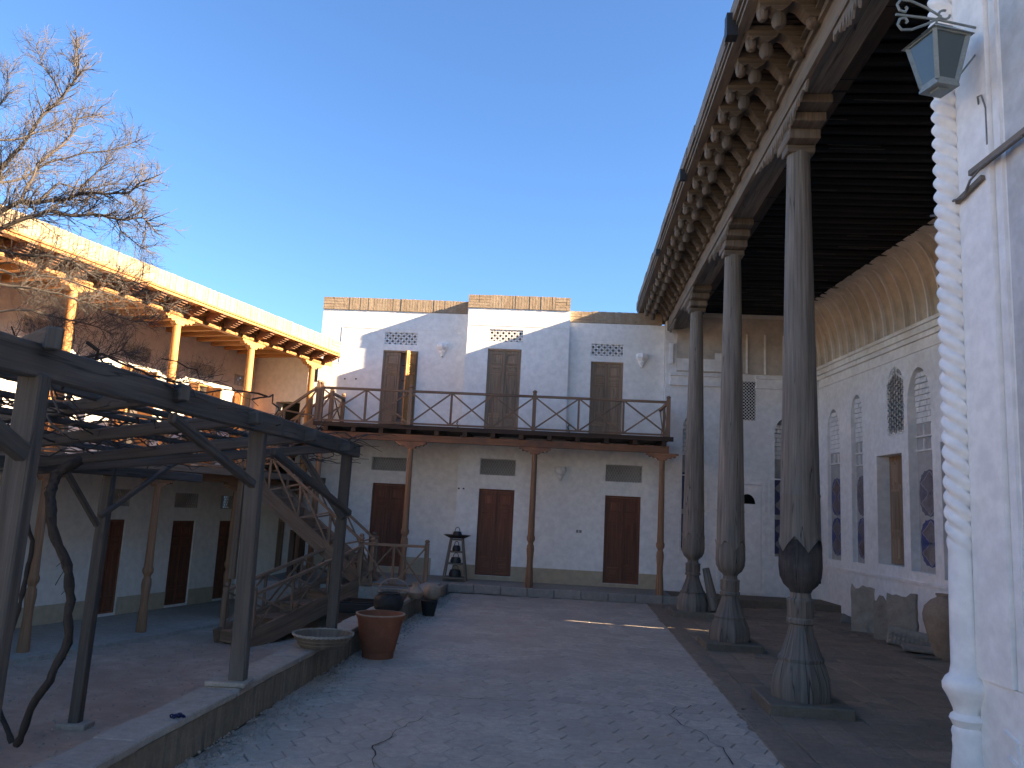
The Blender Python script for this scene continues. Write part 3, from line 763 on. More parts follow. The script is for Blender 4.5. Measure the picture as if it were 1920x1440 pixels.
q = B(); q.hexa([efl(*p) for p in ((d1_.x-.1, .3, 1.9), (d2_.x+.1, .3, 1.9), (d2_.x+.1, .33, 1.9), (d1_.x-.1, .33, 1.9), (d1_.x-.1, .3, 3.9), (d2_.x+.1, .3, 3.9), (d2_.x+.1, .33, 3.9), (d1_.x-.1, .33, 3.9))]); q.build('doorway_back', DARK, lw)
for h_ in low_doors: door(h_, .04, BROWN, lw)
for h_ in low_gr: grille(h_, .03, lw, 'diamond', NICHE, .05, .01)
for k, h_ in enumerate(up_doors): door(h_, .02, ORANGE, lw, open_left=R(100) if k in (0, 1, 2) else 0, open_right=R(98) if k in (0, 1) else 0)
for h_ in up_gr: grille(h_, .02, lw, 'girih', COVE, .07, .02)
xs = [XN]+sorted([v for h_ in low_doors for v in (h_[0]-.001, h_[1]+.001)])+[XE+.2]
for k in range(0, len(xs), 2):
    q = B(); q.box(xs[k], xs[k+1], -.008, .01, FZ+.002, FZ+.30); q.build('dado_band', CREAM, lw)
# ground slab, upper floor, roof
b = B(); b.box(XN, XE+.3, -1.95, -.002, -.8, FZ); pl_ = b.build('porch_slab', KERBT, lw)
b = B(); b.box(XN, XE+.1, -1.86, -.002, UZ-.04, UZ); b.build('gallery_floor', PEACH, lw)
b = B(); b.box(XN, XE+.1, -1.9, -1.82, UZ-.10, UZ+.01); b.build('deck_edge_board', RAIL, lw)
b = B(); b.box(XN, XE, -1.68, -1.54, 1.83, 1.96); b.build('lower_beam', POSTW, lw)
x = XN+.1
while x < XE:
    q = B(); q.box(x, x+.08, -1.88, -.003, UZ-.145, UZ-.042) if False else q.box(x, x+.08, -1.80, -.003, 1.962, UZ-.042); q.build('floor_joist', DECKW, lw); x += .55
cx_ = [-5.5, -3.5, -1.49, .55, 2.49, 4.53]
for x in cx_:
    porch_column(lw, x, -1.6, FZ, 1.70, POSTW)
    porch_column(lw, x, -1.6, UZ, 4.34, ORANGE, carved=False, r=.075, capw=.66)
b = B(); b.box(XN, XE+.05, -1.67, -1.53, 4.476, 4.60); b.build('upper_beam', ORANGE, lw)
b = B(); x = XN
while x < XE: b.box(x, x+.30, -1.685, -1.671, 4.49, 4.60); x += .42
b.build('beam_facing', ORANGE, lw)
x = XN+.1; first = None
while x < XE:
    q = B(); q.box(0, .09, -1.75, -.003, 4.602, 4.70)
    if first is None: first = q.build('ceiling_joist', ORANGE, lw); first.location = (x, 0, 0)
    else: inst(first, lw, (x, 0, 0))
    x += .42
# carved eave corbels
def corbel_poly():
    return [(0, 0), (-.50, 0), (-.56, -.02), (-.56, -.045), (-.50, -.05), (-.49, -.075), (-.42, -.075), (-.41, -.10), (-.34, -.10), (-.33, -.125), (-.26, -.125), (-.25, -.15), (-.12, -.155), (0, -.17)]
EY = -2.0
e1, e2 = LW.px(241, 524, EY), LW.px(636, 665, EY); e3, e4 = LW.px(131, 437, EY), LW.px(639, 641, EY)
EZ0, EZ1 = (e1.z+e2.z)/2, (e3.z+e4.z)/2; EX = e2.x; print('eave', EZ0, EZ1, EX)
x = XN+.2; first = None
while x < EX+.1:
    if first is None:
        q = B(); q.prism([(a*.62, z) for a, z in corbel_poly()], lambda a, z: (-.06, a, z), lambda a, z: (.06, a, z)); first = q.build('corbel', BEAMR, lw); o = first
    else: o = inst(first, lw, (0, 0, 0))
    o.location = (x, -1.70, EZ0+.01); x += .46
b = B(); b.box(XN, EX, EY+.02, -1.40, EZ0+.012, EZ0+.03); b.build('eave_soffit', DECKW, lw)
b = B(); b.box(XN, EX, EY-.04, EY+.12, EZ0-.025, EZ0+.010); b.box(XN, EX, EY-.025, EY+.1, EZ0+.031, EZ0+.06); b.build('eave_board', ORANGE, lw)
b = B(); b.box(XN, XE+.1, -1.39, .6, 4.76, 4.82); b.build('roof_slab', MUD, lw)
soldiers(XN, EX, EY-.02, EZ0+.061, EZ1, mat=BRICKL, parent=lw, thick=.25)
b = B(); b.box(EX+.002, EX+.28, EY+.15, EY+.27, EZ0+.02, EZ0+.08); b.build('rain_spout', CAST, lw)
railing(lw, (-7.4, -1.78), (-1.49, -1.78), (UZ, UZ), .68, 6, RAIL)
railing(lw, (-1.49, -1.78), (2.3, -1.78), (UZ, UZ), .68, 5, RAIL, big=(False, True))

# ================================================================= PORTICO HALL (right)
ph = thing('portico_hall', 'old tall wooden portico on the right with carved eave, sooty ceiling and white niched walls', 'portico', frame=RW)
def to_rw(p): return RW.loc(p)
# --- right wall with niches, window and doors; local x = world y, local y towards court is negative? (front faces the court)
def rwall(outline, holes, depth, mat):
    b = B(); polys = [outline]+holes; vl = [[Vector((p[0], p[1], 0)) for p in q] for q in polys]; flat = [p for q in polys for p in q]
    idx = [b.vert((p[0], 0, p[1])) for p in flat]
    for t in tessellate_polygon(vl): b.face([idx[k] for k in t], [flat[k] for k in t])
    for q in holes:
        n = len(q); A = [b.vert((p[0], 0, p[1])) for p in q]; C_ = [b.vert((p[0], -depth, p[1])) for p in q]
        for k in range(n):
            k2 = (k+1) % n; b.face((A[k], A[k2], C_[k2], C_[k]), [(0, 0), (.3, 0), (.3, .1), (0, .1)])
    return b
n1 = arch(15.46, 16.06, .97, 3.93, .55); n2 = arch(14.45, 14.94, .98, 4.07, .42); n3 = arch(12.08, 12.80, .99, 4.20, .62)
wdoor = rect(13.02, 13.92, 1.03, 2.87); lat = arch(12.92, 13.46, 3.18, 4.34, .35)
n4 = rect(10.86, 11.84, .93, 2.95); n5 = arch(9.4, 10.1, .98, 4.2, .6); n6 = arch(7.6, 8.3, .98, 4.2, .6); n7 = arch(5.6, 6.3, .98, 4.2, .6)
rb_ = rwall([(2.0, -.1), (16.62, -.1), (16.62, 6.3), (2.0, 6.3)], [n1, n2, n3, wdoor, lat, n4, n5, n6, n7], .42, OLDWHITE)
rb_.build('side_wall', OLDWHITE, ph, recalc=False)
def plate(x0, x1, z0, z1, y, name, mat, t=.02):
    q = B(); q.box(x0, x1, y-t, y, z0, z1); return q.build(name, mat, ph)
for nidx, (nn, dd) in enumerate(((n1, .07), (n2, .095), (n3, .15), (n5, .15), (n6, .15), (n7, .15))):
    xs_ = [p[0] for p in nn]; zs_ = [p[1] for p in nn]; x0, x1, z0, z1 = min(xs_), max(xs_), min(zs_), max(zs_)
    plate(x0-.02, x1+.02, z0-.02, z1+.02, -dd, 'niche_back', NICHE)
    # small brick-like ganch blocks in the niche head
    q = B(); zz = z1-.12-.75
    for r_ in range(9):
        off = (r_ % 2)*.05; xx = x0+.01-off; w_ = .1
        prog = r_/9
        while xx < x1:
            q.box(max(xx, x0+.004), min(xx+w_-.012, x1-.004), -dd+.002, -dd+.012+dd*.55*prog*prog+random.uniform(0, .010), zz, zz+.078); xx += w_
        zz += .09
    q.build('niche_blocks', OLDWHITE, ph, kind='stuff')
    # framed shelves of the niche below the head
    zc = z1-.9-.2
    while zc > z0+1.75:
        q = B(); q.box(x0+.005, x1-.005, -dd+.001, -dd+.035, zc, zc+.022); q.build('niche_ledge', OLDWHITE, ph)
        for fx in (.33, .66):
            q = B(); xx = x0+(x1-x0)*fx; q.box(xx-.008, xx+.008, -dd+.001, -dd+.028, zc+.024, zc+.20); q.build('niche_rib', OLDWHITE, ph)
        zc -= .225
    # majolica panels: two cusped medallions one above the other
    q = B(); q.box(x0+.03, x1-.03, -dd+.001, -dd+.006, z0+.05, z0+1.62); q.build('tile_ground', NICHE, ph)
    for mi, zc in enumerate((z0+.45, z0+1.22)):
        cx = (x0+x1)/2; wx = (x1-x0)*.43; hz = .36
        def med(s_, lob, cusp): 
            out = []
            for k in range(48):
                th = 2*PI*k/48; rr = s_*(1+cusp*math.cos(lob*th)); out.append((cx+wx*rr*math.copysign(abs(math.cos(th))**.75, math.cos(th)), zc+hz*rr*math.copysign(abs(math.sin(th))**.75, math.sin(th))))
            return out
        for s_, lob, cusp, mt, y_ in ((1.0, 16, .03, TILEF if (nidx == 1 and mi == 1) or (nidx == 2 and mi == 1) else TILEB, .010),):
            q = B(); q.prism(med(s_, lob, cusp), lambda a, z: (a, -dd+.006, z), lambda a, z: (a, -dd+y_, z)); q.build('tile_medallion', mt, ph)
        for s0, z_ in ((-.45, zc-hz*.45), (.45, zc+hz*.42)):
            def dia(s_): 
                out = []
                for k in range(24):
                    th = 2*PI*k/24; rr = (.62+.12*math.cos(4*th)+.05*math.cos(8*th))*s_; out.append((cx+wx*rr*math.cos(th), z_+hz*.62*rr*math.sin(th)))
                return out
            q = B(); q.prism(dia(1.12), lambda a, z: (a, -dd+.010, z), lambda a, z: (a, -dd+.013, z)); q.build('tile_line', TILEW, ph)
            q = B(); q.prism(dia(1.0), lambda a, z: (a, -dd+.013, z), lambda a, z: (a, -dd+.016, z)); q.build('tile_field', TILEG, ph)
# window-door behind deep splayed reveal
q = B(); q.box(12.98, 13.96, -.29, -.27, 1.0, 2.9); q.build('reveal_back', NICHE, ph)
for x0, x1 in ((13.03, 13.465), (13.475, 13.91)):
    q = B(); q.box(x0, x1, -.25, -.22, 1.04, 2.86)
    for a_, c_ in ((1.1, 1.5), (1.58, 2.3), (2.38, 2.76)): q.box(x0+.05, x1-.05, -.219, -.209, a_, c_); q.box(x0+.09, x1-.09, -.208, -.200, a_+.04, c_-.04)
    q.build('shutter', GREYBROWN, ph)
plate(12.9, 13.48, 3.16, 4.36, -.034, 'lattice_back', NICHE)
# hexagonal lattice
q = B()
hr = .056
for i in range(-1, 9):
    for j in range(-1, 22):
        cx, cz = 12.92+i*hr*1.5+.02, 3.18+j*hr*1.732+(hr*.866 if i % 2 else 0)
        if not (12.93 < cx < 13.45 and 3.2 < cz < 4.32-abs(cx-13.19)*.9): continue
        for k in range(6):
            a0, a1 = k*PI/3, (k+1)*PI/3
            q.bar((cx+hr*math.cos(a0), -.006, cz+hr*math.sin(a0)), (cx+hr*math.cos(a1), -.006, cz+hr*math.sin(a1)), .02, .026, up=(0, 1, 0))
q.build('lattice', WHITE2, ph)
pl_ = [(12.90, 3.16), (13.48, 3.16)]
q = B()
la = lat; n_ = len(la)
for k in range(n_):
    p0, p1 = la[k], la[(k+1) % n_]; q.bar((p0[0], -.035, p0[1]), (p1[0], -.035, p1[1]), .05, .035, up=(0, 1, 0))
q.build('lattice_frame', OLDWHITE, ph)
# window 4: shutters ajar let three slivers of sun through to the court
q = B(); q.box(10.86, 11.165, -.40, -.36, .93, 2.95); q.build('shutter', BROWN, ph)
q = B(); q.box(11.215, 11.84, -.40, -.36, .93, 2.95); q.build('shutter', BROWN, ph)
q = B(); 
for z0, z1 in ((.93, 1.36), (1.58, 1.64), (1.90, 1.96), (2.22, 2.95)): q.box(11.165, 11.215, -.405, -.355, z0, z1)
q.build('shutter_crossbar', BROWN, ph)
# wall trims: dado ledge and cornice
q = B(); q.box(2.0, 16.5, .001, .030, .80, .845); q.build('wall_ledge', OLDWHITE, ph)
q = B(); 
for (a, c, d) in ((4.62, 4.70, .05), (4.70, 4.80, .09), (4.80, 4.86, .13), (4.44, 4.47, .025)): q.box(2.0, 16.5, .001, d, a+.001, c-.001)
q.build('cornice', OLDWHITE, ph)
# frieze: coved ganch panels separated by ribs
def cove_pt(v, d=0.0):      # v 0..1 up the cove -> (y offset, z)
    a = v*PI/2; return (.10+.50*(1-math.cos(a))+d*math.cos(a*.6), 4.86+1.14*math.sin(a*.98))
first = None; rib1 = None; x = 16.16
sp = .36
q = B(); nu, nv = 8, 12
for j in range(nv+1):
    for i in range(nu+1):
        u = i/nu; v = j/nv; e = abs(u-.5)*2
        head = .74+.22*(1-e**1.6)            # pointed head of the recess
        rec = -.055*min(1, max(0, (1-e)*5))*(1 if v < head else max(0, 1-(v-head)*12))
        y, z = cove_pt(v, rec); q.vert((-u*sp, y+.008*noise.noise((u*4, v*6, 5)), z))
for j in range(nv):
    for i in range(nu):
        a = j*(nu+1)+i; q.face((a, a+1, a+nu+2, a+nu+1), [(0, 0)]*4)
rq = B()
for j in range(9):
    v0, v1 = j/9*.78, (j+1)/9*.78; y0_, z0_ = cove_pt(v0); y1_, z1_ = cove_pt(v1); w0, w1 = .017+.0*v0, .017
    rq.hexa([(-w0, y0_-.04, z0_), (w0, y0_-.04, z0_), (w0, y0_+.03, z0_), (-w0, y0_+.03, z0_), (-w1, y1_-.04, z1_), (w1, y1_-.04, z1_), (w1, y1_+.03, z1_), (-w1, y1_+.03, z1_)])
while x > 5.0:
    if first is None: first = q.build('frieze_panel', COVE, ph, recalc=False, smooth=True); first.location = (x, 0, 0); rib1 = rq.build('frieze_rib', OLDWHITE, ph); rib1.location = (x, 0, 0)
    else: inst(first, ph, (x, 0, 0)); inst(rib1, ph, (x, 0, 0))
    x -= sp
# --- end wall of the portico (in the line of the centre facade)
ew = B()
E_holes = [arch(3.46, 3.92, .96, 3.82, .35), arch(5.36, 5.82, .94, 3.80, .35), arch(4.22, 4.72, 2.62, 3.28, .3)]
def ctoL(x, y, z): return RW.loc(CF.w(x, y, z))
polys = [[(3.07, -.1), (6.6, -.1), (6.6, 6.3), (3.07, 6.3)]]+E_holes; flat = [p for q_ in polys for p in q_]
idx = [ew.vert(ctoL(p[0], .0, p[1])) for p in flat]
for t in tessellate_polygon([[Vector((p[0], p[1], 0)) for p in q_] for q_ in polys]): ew.face([idx[k] for k in t], [flat[k] for k in t])
for q_ in E_holes+[polys[0]]:
    n = len(q_); A = [ew.vert(ctoL(p[0], 0, p[1])) for p in q_]; C_ = [ew.vert(ctoL(p[0], .3, p[1])) for p in q_]
    for k in range(n):
        k2 = (k+1) % n; ew.face((A[k], A[k2], C_[k2], C_[k]), [(0, 0), (.3, 0), (.3, .1), (0, .1)])
ew.build('end_wall', OLDWHITE, ph, recalc=False)
def cbox(x0, x1, y0, y1, z0, z1, name, mat, **kw):
    q = B(); q.hexa([ctoL(x0, y0, z0), ctoL(x1, y0, z0), ctoL(x1, y1, z0), ctoL(x0, y1, z0), ctoL(x0, y0, z1), ctoL(x1, y0, z1), ctoL(x1, y1, z1), ctoL(x0, y1, z1)]); return q.build(name, mat, ph, **kw)
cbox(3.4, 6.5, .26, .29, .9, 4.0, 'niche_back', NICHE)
for x0, x1, z0 in ((3.46, 3.92, .96), (5.36, 5.82, .94)):
    cbox(x0+.04, x1-.04, .245, .258, z0+.05, z0+.75, 'tile_medallion', TILEB); cbox(x0+.04, x1-.04, .245, .258, z0+.85, z0+1.62, 'tile_medallion', TILEB)
    for zc in (z0+.25, z0+.55, z0+1.05, z0+1.4):
        q = B(); cx = (x0+x1)/2
        pts = [(cx+.13*math.cos(2*PI*k/20)*(1+.15*math.cos(8*PI*k/20)), zc+.14*math.sin(2*PI*k/20)*(1+.15*math.cos(8*PI*k/20))) for k in range(20)]
        q.prism(pts, lambda a, z: ctoL(a, .243, z), lambda a, z: ctoL(a, .236, z)); q.build('tile_line', TILEW, ph)
    q = B()
    for r_ in range(8):
        xx = x0-(r_ % 2)*.05
        while xx < x1:
            a0, a1 = max(xx, x0+.004), min(xx+.09, x1-.004)
            if a1 > a0+.01: 
                zz = 2.95+r_*.09; yf = .24-.12*(r_/8)**2
                q.hexa([ctoL(a0, yf, zz), ctoL(a1, yf, zz), ctoL(a1, .258, zz), ctoL(a0, .258, zz), ctoL(a0, yf, zz+.078), ctoL(a1, yf, zz+.078), ctoL(a1, .258, zz+.078), ctoL(a0, .258, zz+.078)])
            xx += .1
    q.build('niche_blocks', OLDWHITE, ph, kind='stuff')
# raised white surrounds, double door with a small fanlight, glazed cabinet at the corner
def cframe(x0, x1, z0, z1, w=.05, t=.025, mat=WHITE2):
    cbox(x0-w, x0, -t, -.001, z0-w, z1+w, 'surround', mat); cbox(x1, x1+w, -t, -.001, z0-w, z1+w, 'surround', mat); cbox(x0+.001, x1-.001, -t, -.001, z1, z1+w, 'surround', mat); cbox(x0+.001, x1-.001, -t, -.001, z0-w, z0, 'surround', mat)
cframe(5.26, 5.92, .86, 2.5, .03, .02); cframe(3.42, 3.96, .90, 2.5, .02, .015)
cframe(4.25, 5.1, .25, 2.38, .06, .03)
dr = cbox(4.28, 5.07, -.018, -.002, .24, 2.33, 'panel_door', WHITE2)
for (a, c) in ((.30, .70), (.76, 1.15), (1.2, 1.55)):
    for x0, x1 in ((4.36, 4.62), (4.73, 4.99)): cbox(x0, x1, -.034, -.019, a, c, 'door_panel', WHITE2)
q = B(); pts = [(4.80+.16*math.cos(PI*k/10), 1.98+.20*math.sin(PI*k/10)) for k in range(11)]
q.prism(pts, lambda a, z: ctoL(a, -.019, z), lambda a, z: ctoL(a, -.026, z)); q.build('fanlight', DARK, ph)
q = B(); pts = [(4.80+.20*math.cos(PI*k/10), 1.97+.26*math.sin(PI*k/10)) for k in range(11)]
for k in range(10): q.bar(ctoL(pts[k][0], -.028, pts[k][1]), ctoL(pts[k+1][0], -.028, pts[k+1][1]), .03, .03)
q.build('fanlight_frame', WHITE2, ph)
cbox(3.3, 4.2, -.02, -.001, .34, .36, 'wall_ledge', OLDWHITE)
cbox(6.02, 6.30, -.03, -.001, .45, 2.05, 'cabinet_glass', DARK); cbox(5.99, 6.02, -.05, -.001, .3, 2.2, 'cabinet_frame', WHITE2); cbox(6.30, 6.33, -.05, -.001, .3, 2.2, 'cabinet_frame', WHITE2); cbox(6.022, 6.298, -.05, -.001, .3, .44, 'cabinet_frame', WHITE2)
cbox(6.022, 6.298, -.05, -.001, 1.40, 1.48, 'cabinet_frame', WHITE2); cbox(6.022, 6.298, -.05, -.001, 2.06, 2.2, 'cabinet_frame', WHITE2)
grl = B()
for i in range(10):
    for j in range(24):
        z = 3.72+j*.034; x = 4.62+i*.034
        if (i+j) % 2: a = ctoL(x, -.006, z); c = ctoL(x+.034, -.006, z+.034)
        else: a = ctoL(x+.034, -.006, z); c = ctoL(x, -.006, z+.034)
        grl.bar(a, c, .008, .010)
grl.build('grille', OLDWHITE, ph); cbox(4.62, 4.96, -.004, -.001, 3.72, 4.54, 'grille_back', DARK)
# broken plaster cornice and brown frieze above it
cbox(3.14, 3.22, -.05, -.001, 4.86, 5.30, 'plaster_stub', WHITE2)
for x0, x1 in ((3.16, 4.25), (4.95, 6.2)):
    cbox(x0, x1, -.06, -.001, 4.40, 4.46, 'cornice', OLDWHITE); cbox(x0+.02, x1-.02, -.04, -.001, 4.462, 4.60, 'cornice', OLDWHITE); cbox(x0, x1, -.08, -.001, 4.602, 4.66, 'cornice', OLDWHITE)
cbox(3.3, 6.35, -.03, -.001, 4.70, 5.9, 'bare_frieze', COVE)
for x in (4.75, 5.13, 5.52, 5.9): cbox(x, x+.035, -.07, -.031, 4.70, 5.55, 'frieze_rib', OLDWHITE)
cbox(3.3, 4.1, -.05, -.031, 4.72, 4.98, 'plaster_patch', OLDWHITE); cbox(4.1, 4.5, -.045, -.031, 4.72, 5.12, 'plaster_patch', OLDWHITE)
# floor step across the end of the portico
q = B(); q.hexa([ctoL(3.14, -1.0, -.3), ctoL(6.5, -1.0, -.3), ctoL(6.5, -.002, -.3), ctoL(3.14, -.002, -.3), ctoL(3.14, -1.0, .14), ctoL(6.5, -1.0, .14), ctoL(6.5, -.002, .14), ctoL(3.14, -.002, .14)]); q.build('floor_step', KERBB, ph)

# --- roof, ceiling and eave (colonnade frame -> hall local)
def pL(x, y, z): return RW.loc(PF.w(x, y, z))
def pbox(x0, x1, y0, y1, z0, z1, name, mat, q=None, **kw):
    own = q is None; q = q or B()
    q.hexa([pL(x0, y0, z0), pL(x1, y0, z0), pL(x1, y1, z0), pL(x0, y1, z0), pL(x0, y0, z1), pL(x1, y0, z1), pL(x1, y1, z1), pL(x0, y1, z1)])
    return q.build(name, mat, ph, **kw) if own else q
X0, X1 = -2.35, 9.55
pbox(X0, X1, -3.95, .5, 6.18, 6.36, 'roof', MUD)
pbox(X0, X1, .5, .80, 6.17, 6.30, 'roof_edge', MUD)
pbox(X0, X1, -.14, .14, 5.62, 5.86, 'main_beam', OLDW)
pbox(X0, X1, .145, .19, 5.58, 5.80, 'beam_fascia', CARVED); pbox(X0, X1, .145, .225, 5.80, 5.84, 'beam_moulding', CARVED); pbox(X0, X1, .145, .205, 5.845, 5.90, 'beam_moulding', CARVED); pbox(X0, X1, .145, .25, 5.905, 5.93, 'beam_moulding', CARVED)
pbox(X0, X1, -.14, .14, 5.862, 5.98, 'upper_beam', OLDW)
# ragged lower boards near the columns
random.seed(21)
for xc, L in ((.1, 2.0), (3.35, 1.7), (6.5, 1.5), (8.6, 1.0), (-2.0, .8)):
    pts = [(xc-L/2, 5.60), (xc+L/2, 5.60)]; x = xc+L/2
    while x > xc-L/2:
        pts.append((x, 5.60-random.uniform(.05, .13)-(.08 if abs(x-xc) < L*.28 else 0))); x -= random.uniform(.03, .07)
        pts.append((x, 5.60-random.uniform(.02, .08))); x -= random.uniform(.01, .03)
    q = B(); q.prism(pts, lambda a, z: pL(a, .150, z), lambda a, z: pL(a, .172, z)); q.build('ragged_board', CARVED, ph)
# layered eave board and torn tin edge
pbox(X0, X1, .70, .80, 6.00, 6.035, 'eave_moulding', CARVED); pbox(X0, X1, .74, .82, 6.04, 6.08, 'eave_moulding', CARVED)
x = X0
while x < X1:
    L = random.uniform(.35, .8); e = random.uniform(0, .02); pbox(x, min(x+L-.006, X1), .80+e*.5, .835+e, 6.085, 6.235+random.uniform(-.015, .03), 'eave_board', CARVED); x += L
pbox(X0, X1, .22, .79, 6.09, 6.12, 'soffit', DECKW)
q = B(); x = X0
while x < X1: q.tube([pL(x, .24, 6.07), pL(x, .74, 6.07)], .022, 5, False); x += .075
q.build('soffit_battens', DECKW, ph, kind='stuff')
pbox(-.99, -.88, .80, .90, 5.94, 6.16, 'rain_spout', CAST); pbox(2.2, 2.28, .80, .88, 5.96, 6.1, 'rain_spout', CAST); pbox(5.2, 5.27, .80, .87, 5.93, 6.03, 'rain_spout', CAST)
# carved corbels: shaped arm with hanging bulbs
arm = [(.14, 6.06), (.74, 6.06), (.74, 6.02), (.71, 6.00), (.70, 5.96), (.655, 5.93), (.61, 5.95), (.58, 5.92), (.53, 5.90), (.47, 5.94), (.43, 5.985), (.38, 5.965), (.34, 5.91), (.30, 5.865), (.24, 5.85), (.195, 5.86), (.19, 5.94), (.14, 5.94)]
def corb():
    q = B(); q.prism([(a, (z-6.06)*1.1) for a, z in arm], lambda a, z: (-.075, a, z), lambda a, z: (.075, a, z))
    bul = [(.010, -.085), (.030, -.082), (.048, -.065), (.055, -.04), (.050, -.012), (.036, .012), (.042, .03), (.03, .05)]
    q.lathe([(r*1.15, z*1.55) for r, z in bul], 10, (0, .53, -.165)); q.lathe([(r*.95, z*1.25) for r, z in bul], 8, (0, .665, -.115)); q.lathe([(r*1.15, z*1.15) for r, z in bul], 8, (0, .25, -.205))
    q.box(-.075, .075, .15, .75, -.012, .012)
    return q
first = None; x = X0+.1
a0 = RW.Mi @ PF.M
while x < X1:
    if first is None: first = corb().build('corbel', CORB, ph, smooth=True); o = first
    else: o = inst(first, ph, (0, 0, 0))
    o.location = a0 @ Vector((x, 0, 6.06)); o.rotation_euler = (0, 0, PF.rot-RW.rot+random.gauss(0, .02)); s_ = random.uniform(.94, 1.05); o.scale = (s_, 1, random.uniform(.93, 1.06)); x += .45
# ceiling boards and round joists
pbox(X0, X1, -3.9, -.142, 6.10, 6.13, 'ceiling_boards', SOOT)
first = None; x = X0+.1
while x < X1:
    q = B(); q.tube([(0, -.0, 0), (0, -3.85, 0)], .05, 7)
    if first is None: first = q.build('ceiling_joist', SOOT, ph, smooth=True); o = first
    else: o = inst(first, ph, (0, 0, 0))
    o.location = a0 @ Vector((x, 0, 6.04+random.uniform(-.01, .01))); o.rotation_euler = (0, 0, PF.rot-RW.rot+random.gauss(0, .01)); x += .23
pale = wood('bleached_ceiling_lath', (.10, .085, .07), (.04, .035, .03))
random.seed(4)
for k in range(70):
    x = random.uniform(X0, X1); y = random.uniform(-3.4, -.4); L = random.uniform(.2, .9)
    q = B(); q.bar(pL(x, y, 5.985+random.uniform(-.004, .004)), pL(x+random.uniform(-.02, .02), y-L, 5.985), .010, .008); q.build('ceiling_lath', pale, ph)
# --- wooden columns
def big_column(xl, seed, ball=1.30):
    rot = PF.rot
    p = PF.w(xl, 0, 0); k = ball/1.30
    prof = [(.25, .10), (.26, .17), (.25, .27), (.222, .36), (.198, .42), (.204, .432), (.204, .452), (.185, .465), (.16, .54), (.128, .63), (.108, .70), (.104, .74), (.124, .75), (.127, .785), (.112, .80), (.120, .82), (.120, .935), (.125, .945), (.122, .962), (.095, .975), (.088, 1.02),
            (.10, 1.045), (.148, 1.09), (.180, 1.16), (.190, 1.25), (.188, 1.34), (.183, 1.42), (.176, 1.50)]
    prof = [(r, z*k if z > .2 else z) for r, z in prof]
    ballp = [p_ for p_ in prof if p_[1] >= 1.015*k]; prof = [p_ for p_ in prof if p_[1] <= 1.055*k]
    q = B(); q.lathe(ballp, 32, fn=lambda r, th, z: r*(1+.02*noise.noise((math.cos(th)*3+seed, math.sin(th)*3, z*3)))+.003)
    q.build('lotus_ball', BURNT if xl == 0 else OLDW, ph, smooth=True, loc=RW.loc(PF.w(xl, 0, 0)))
    def oct_(r, th, z):
        if z < .95*k: 
            a = (th % (PI/4))-PI/8; f = math.cos(PI/8)/math.cos(a)*1.045; r = r*f
        return r*(1+.022*noise.noise((math.cos(th)*3+seed, math.sin(th)*3, z*3)))
    q = B(); q.lathe(prof, 32, fn=oct_)
    loc = RW.loc(p)
    for vi, v_ in enumerate(q.v): pass
    c = q.build('column_foot', OLDW, ph, smooth=True, loc=loc)
    # shaft ends in a ragged lotus collar over the ball
    zb = 1.46*k; n = 40; q = B(); rows = []
    zs = [0, .04, .12, .3, .42, .44, .46, .8, 1.3, 2.0, 2.8, 3.5, 5.28-zb]
    o_ = 0; ru = random.random()*9
    for zi, z in enumerate(zs):
        for i in range(n):
            th = 2*PI*i/n; t = z/(5.28-zb); r = .184*(1-t)+.108*t
            if zi == 0: r = .19
            if z == .44: r *= 1.03
            zz = zb+z
            if zi == 0: 
                saw = abs(((th*5/(2*PI)) % 1)-.5)*2; zz += .14*saw-.07+.02*noise.noise((th*3, seed, 0)); r = .193+.003*saw
            r *= 1+.02*noise.noise((math.cos(th)*2+seed, math.sin(th)*2, z*.9))+.008*noise.noise((math.cos(th)*9+seed, math.sin(th)*9, z*.5))
            q.v.append((r*math.cos(th)+.01*noise.noise((seed, z*.5, 1)), r*math.sin(th), zz))
    for j in range(len(zs)-1):
        for i in range(n):
            i2 = (i+1) % n; v0, v1 = i*.03+ru, (i+1)*.03+ru
            q.face((j*n+i, j*n+i2, (j+1)*n+i2, (j+1)*n+i), [(zs[j]+ru, v0), (zs[j]+ru, v1), (zs[j+1]+ru, v1), (zs[j+1]+ru, v0)])
    q.build('column_shaft', OLDW, ph, smooth=True, loc=loc)
    q = B(); s_ = .36; q.box(-s_, s_, -s_, s_, -.02, .10); q.build('plinth', KERBB, ph, loc=loc, rot=(0, 0, rot-RW.rot), bevel=.012)
    # bracket capital
    q = B(); 
    for (w_, z0_, z1_, hh) in ((.10, 5.26, 5.34, .14), (.24, 5.342, 5.44, .15), (.40, 5.442, 5.53, .155), (.58, 5.532, 5.618, .16)):
        q.box(-w_, w_, -hh, hh, z0_, z1_)
    q.build('capital', CORB, ph, loc=loc, rot=(0, 0, rot-RW.rot), bevel=.01)
big_column(0.0, 1.3, 1.30); big_column(3.22, 7.7, 1.17); big_column(6.40, 4.1, 1.18)
# soffit plaster under the beam between capitals
pbox(X0, X1, -.5, -.145, 5.99, 6.0, 'inner_soffit', DECKW)

# ================================================================= WHITE PIER WITH ROPE COLUMN (near right)
pr_ = thing('white_pier', 'tall white plastered pier with a rope-twist corner column at the right edge', 'pier', loc=(2.85, 5.0, 0))
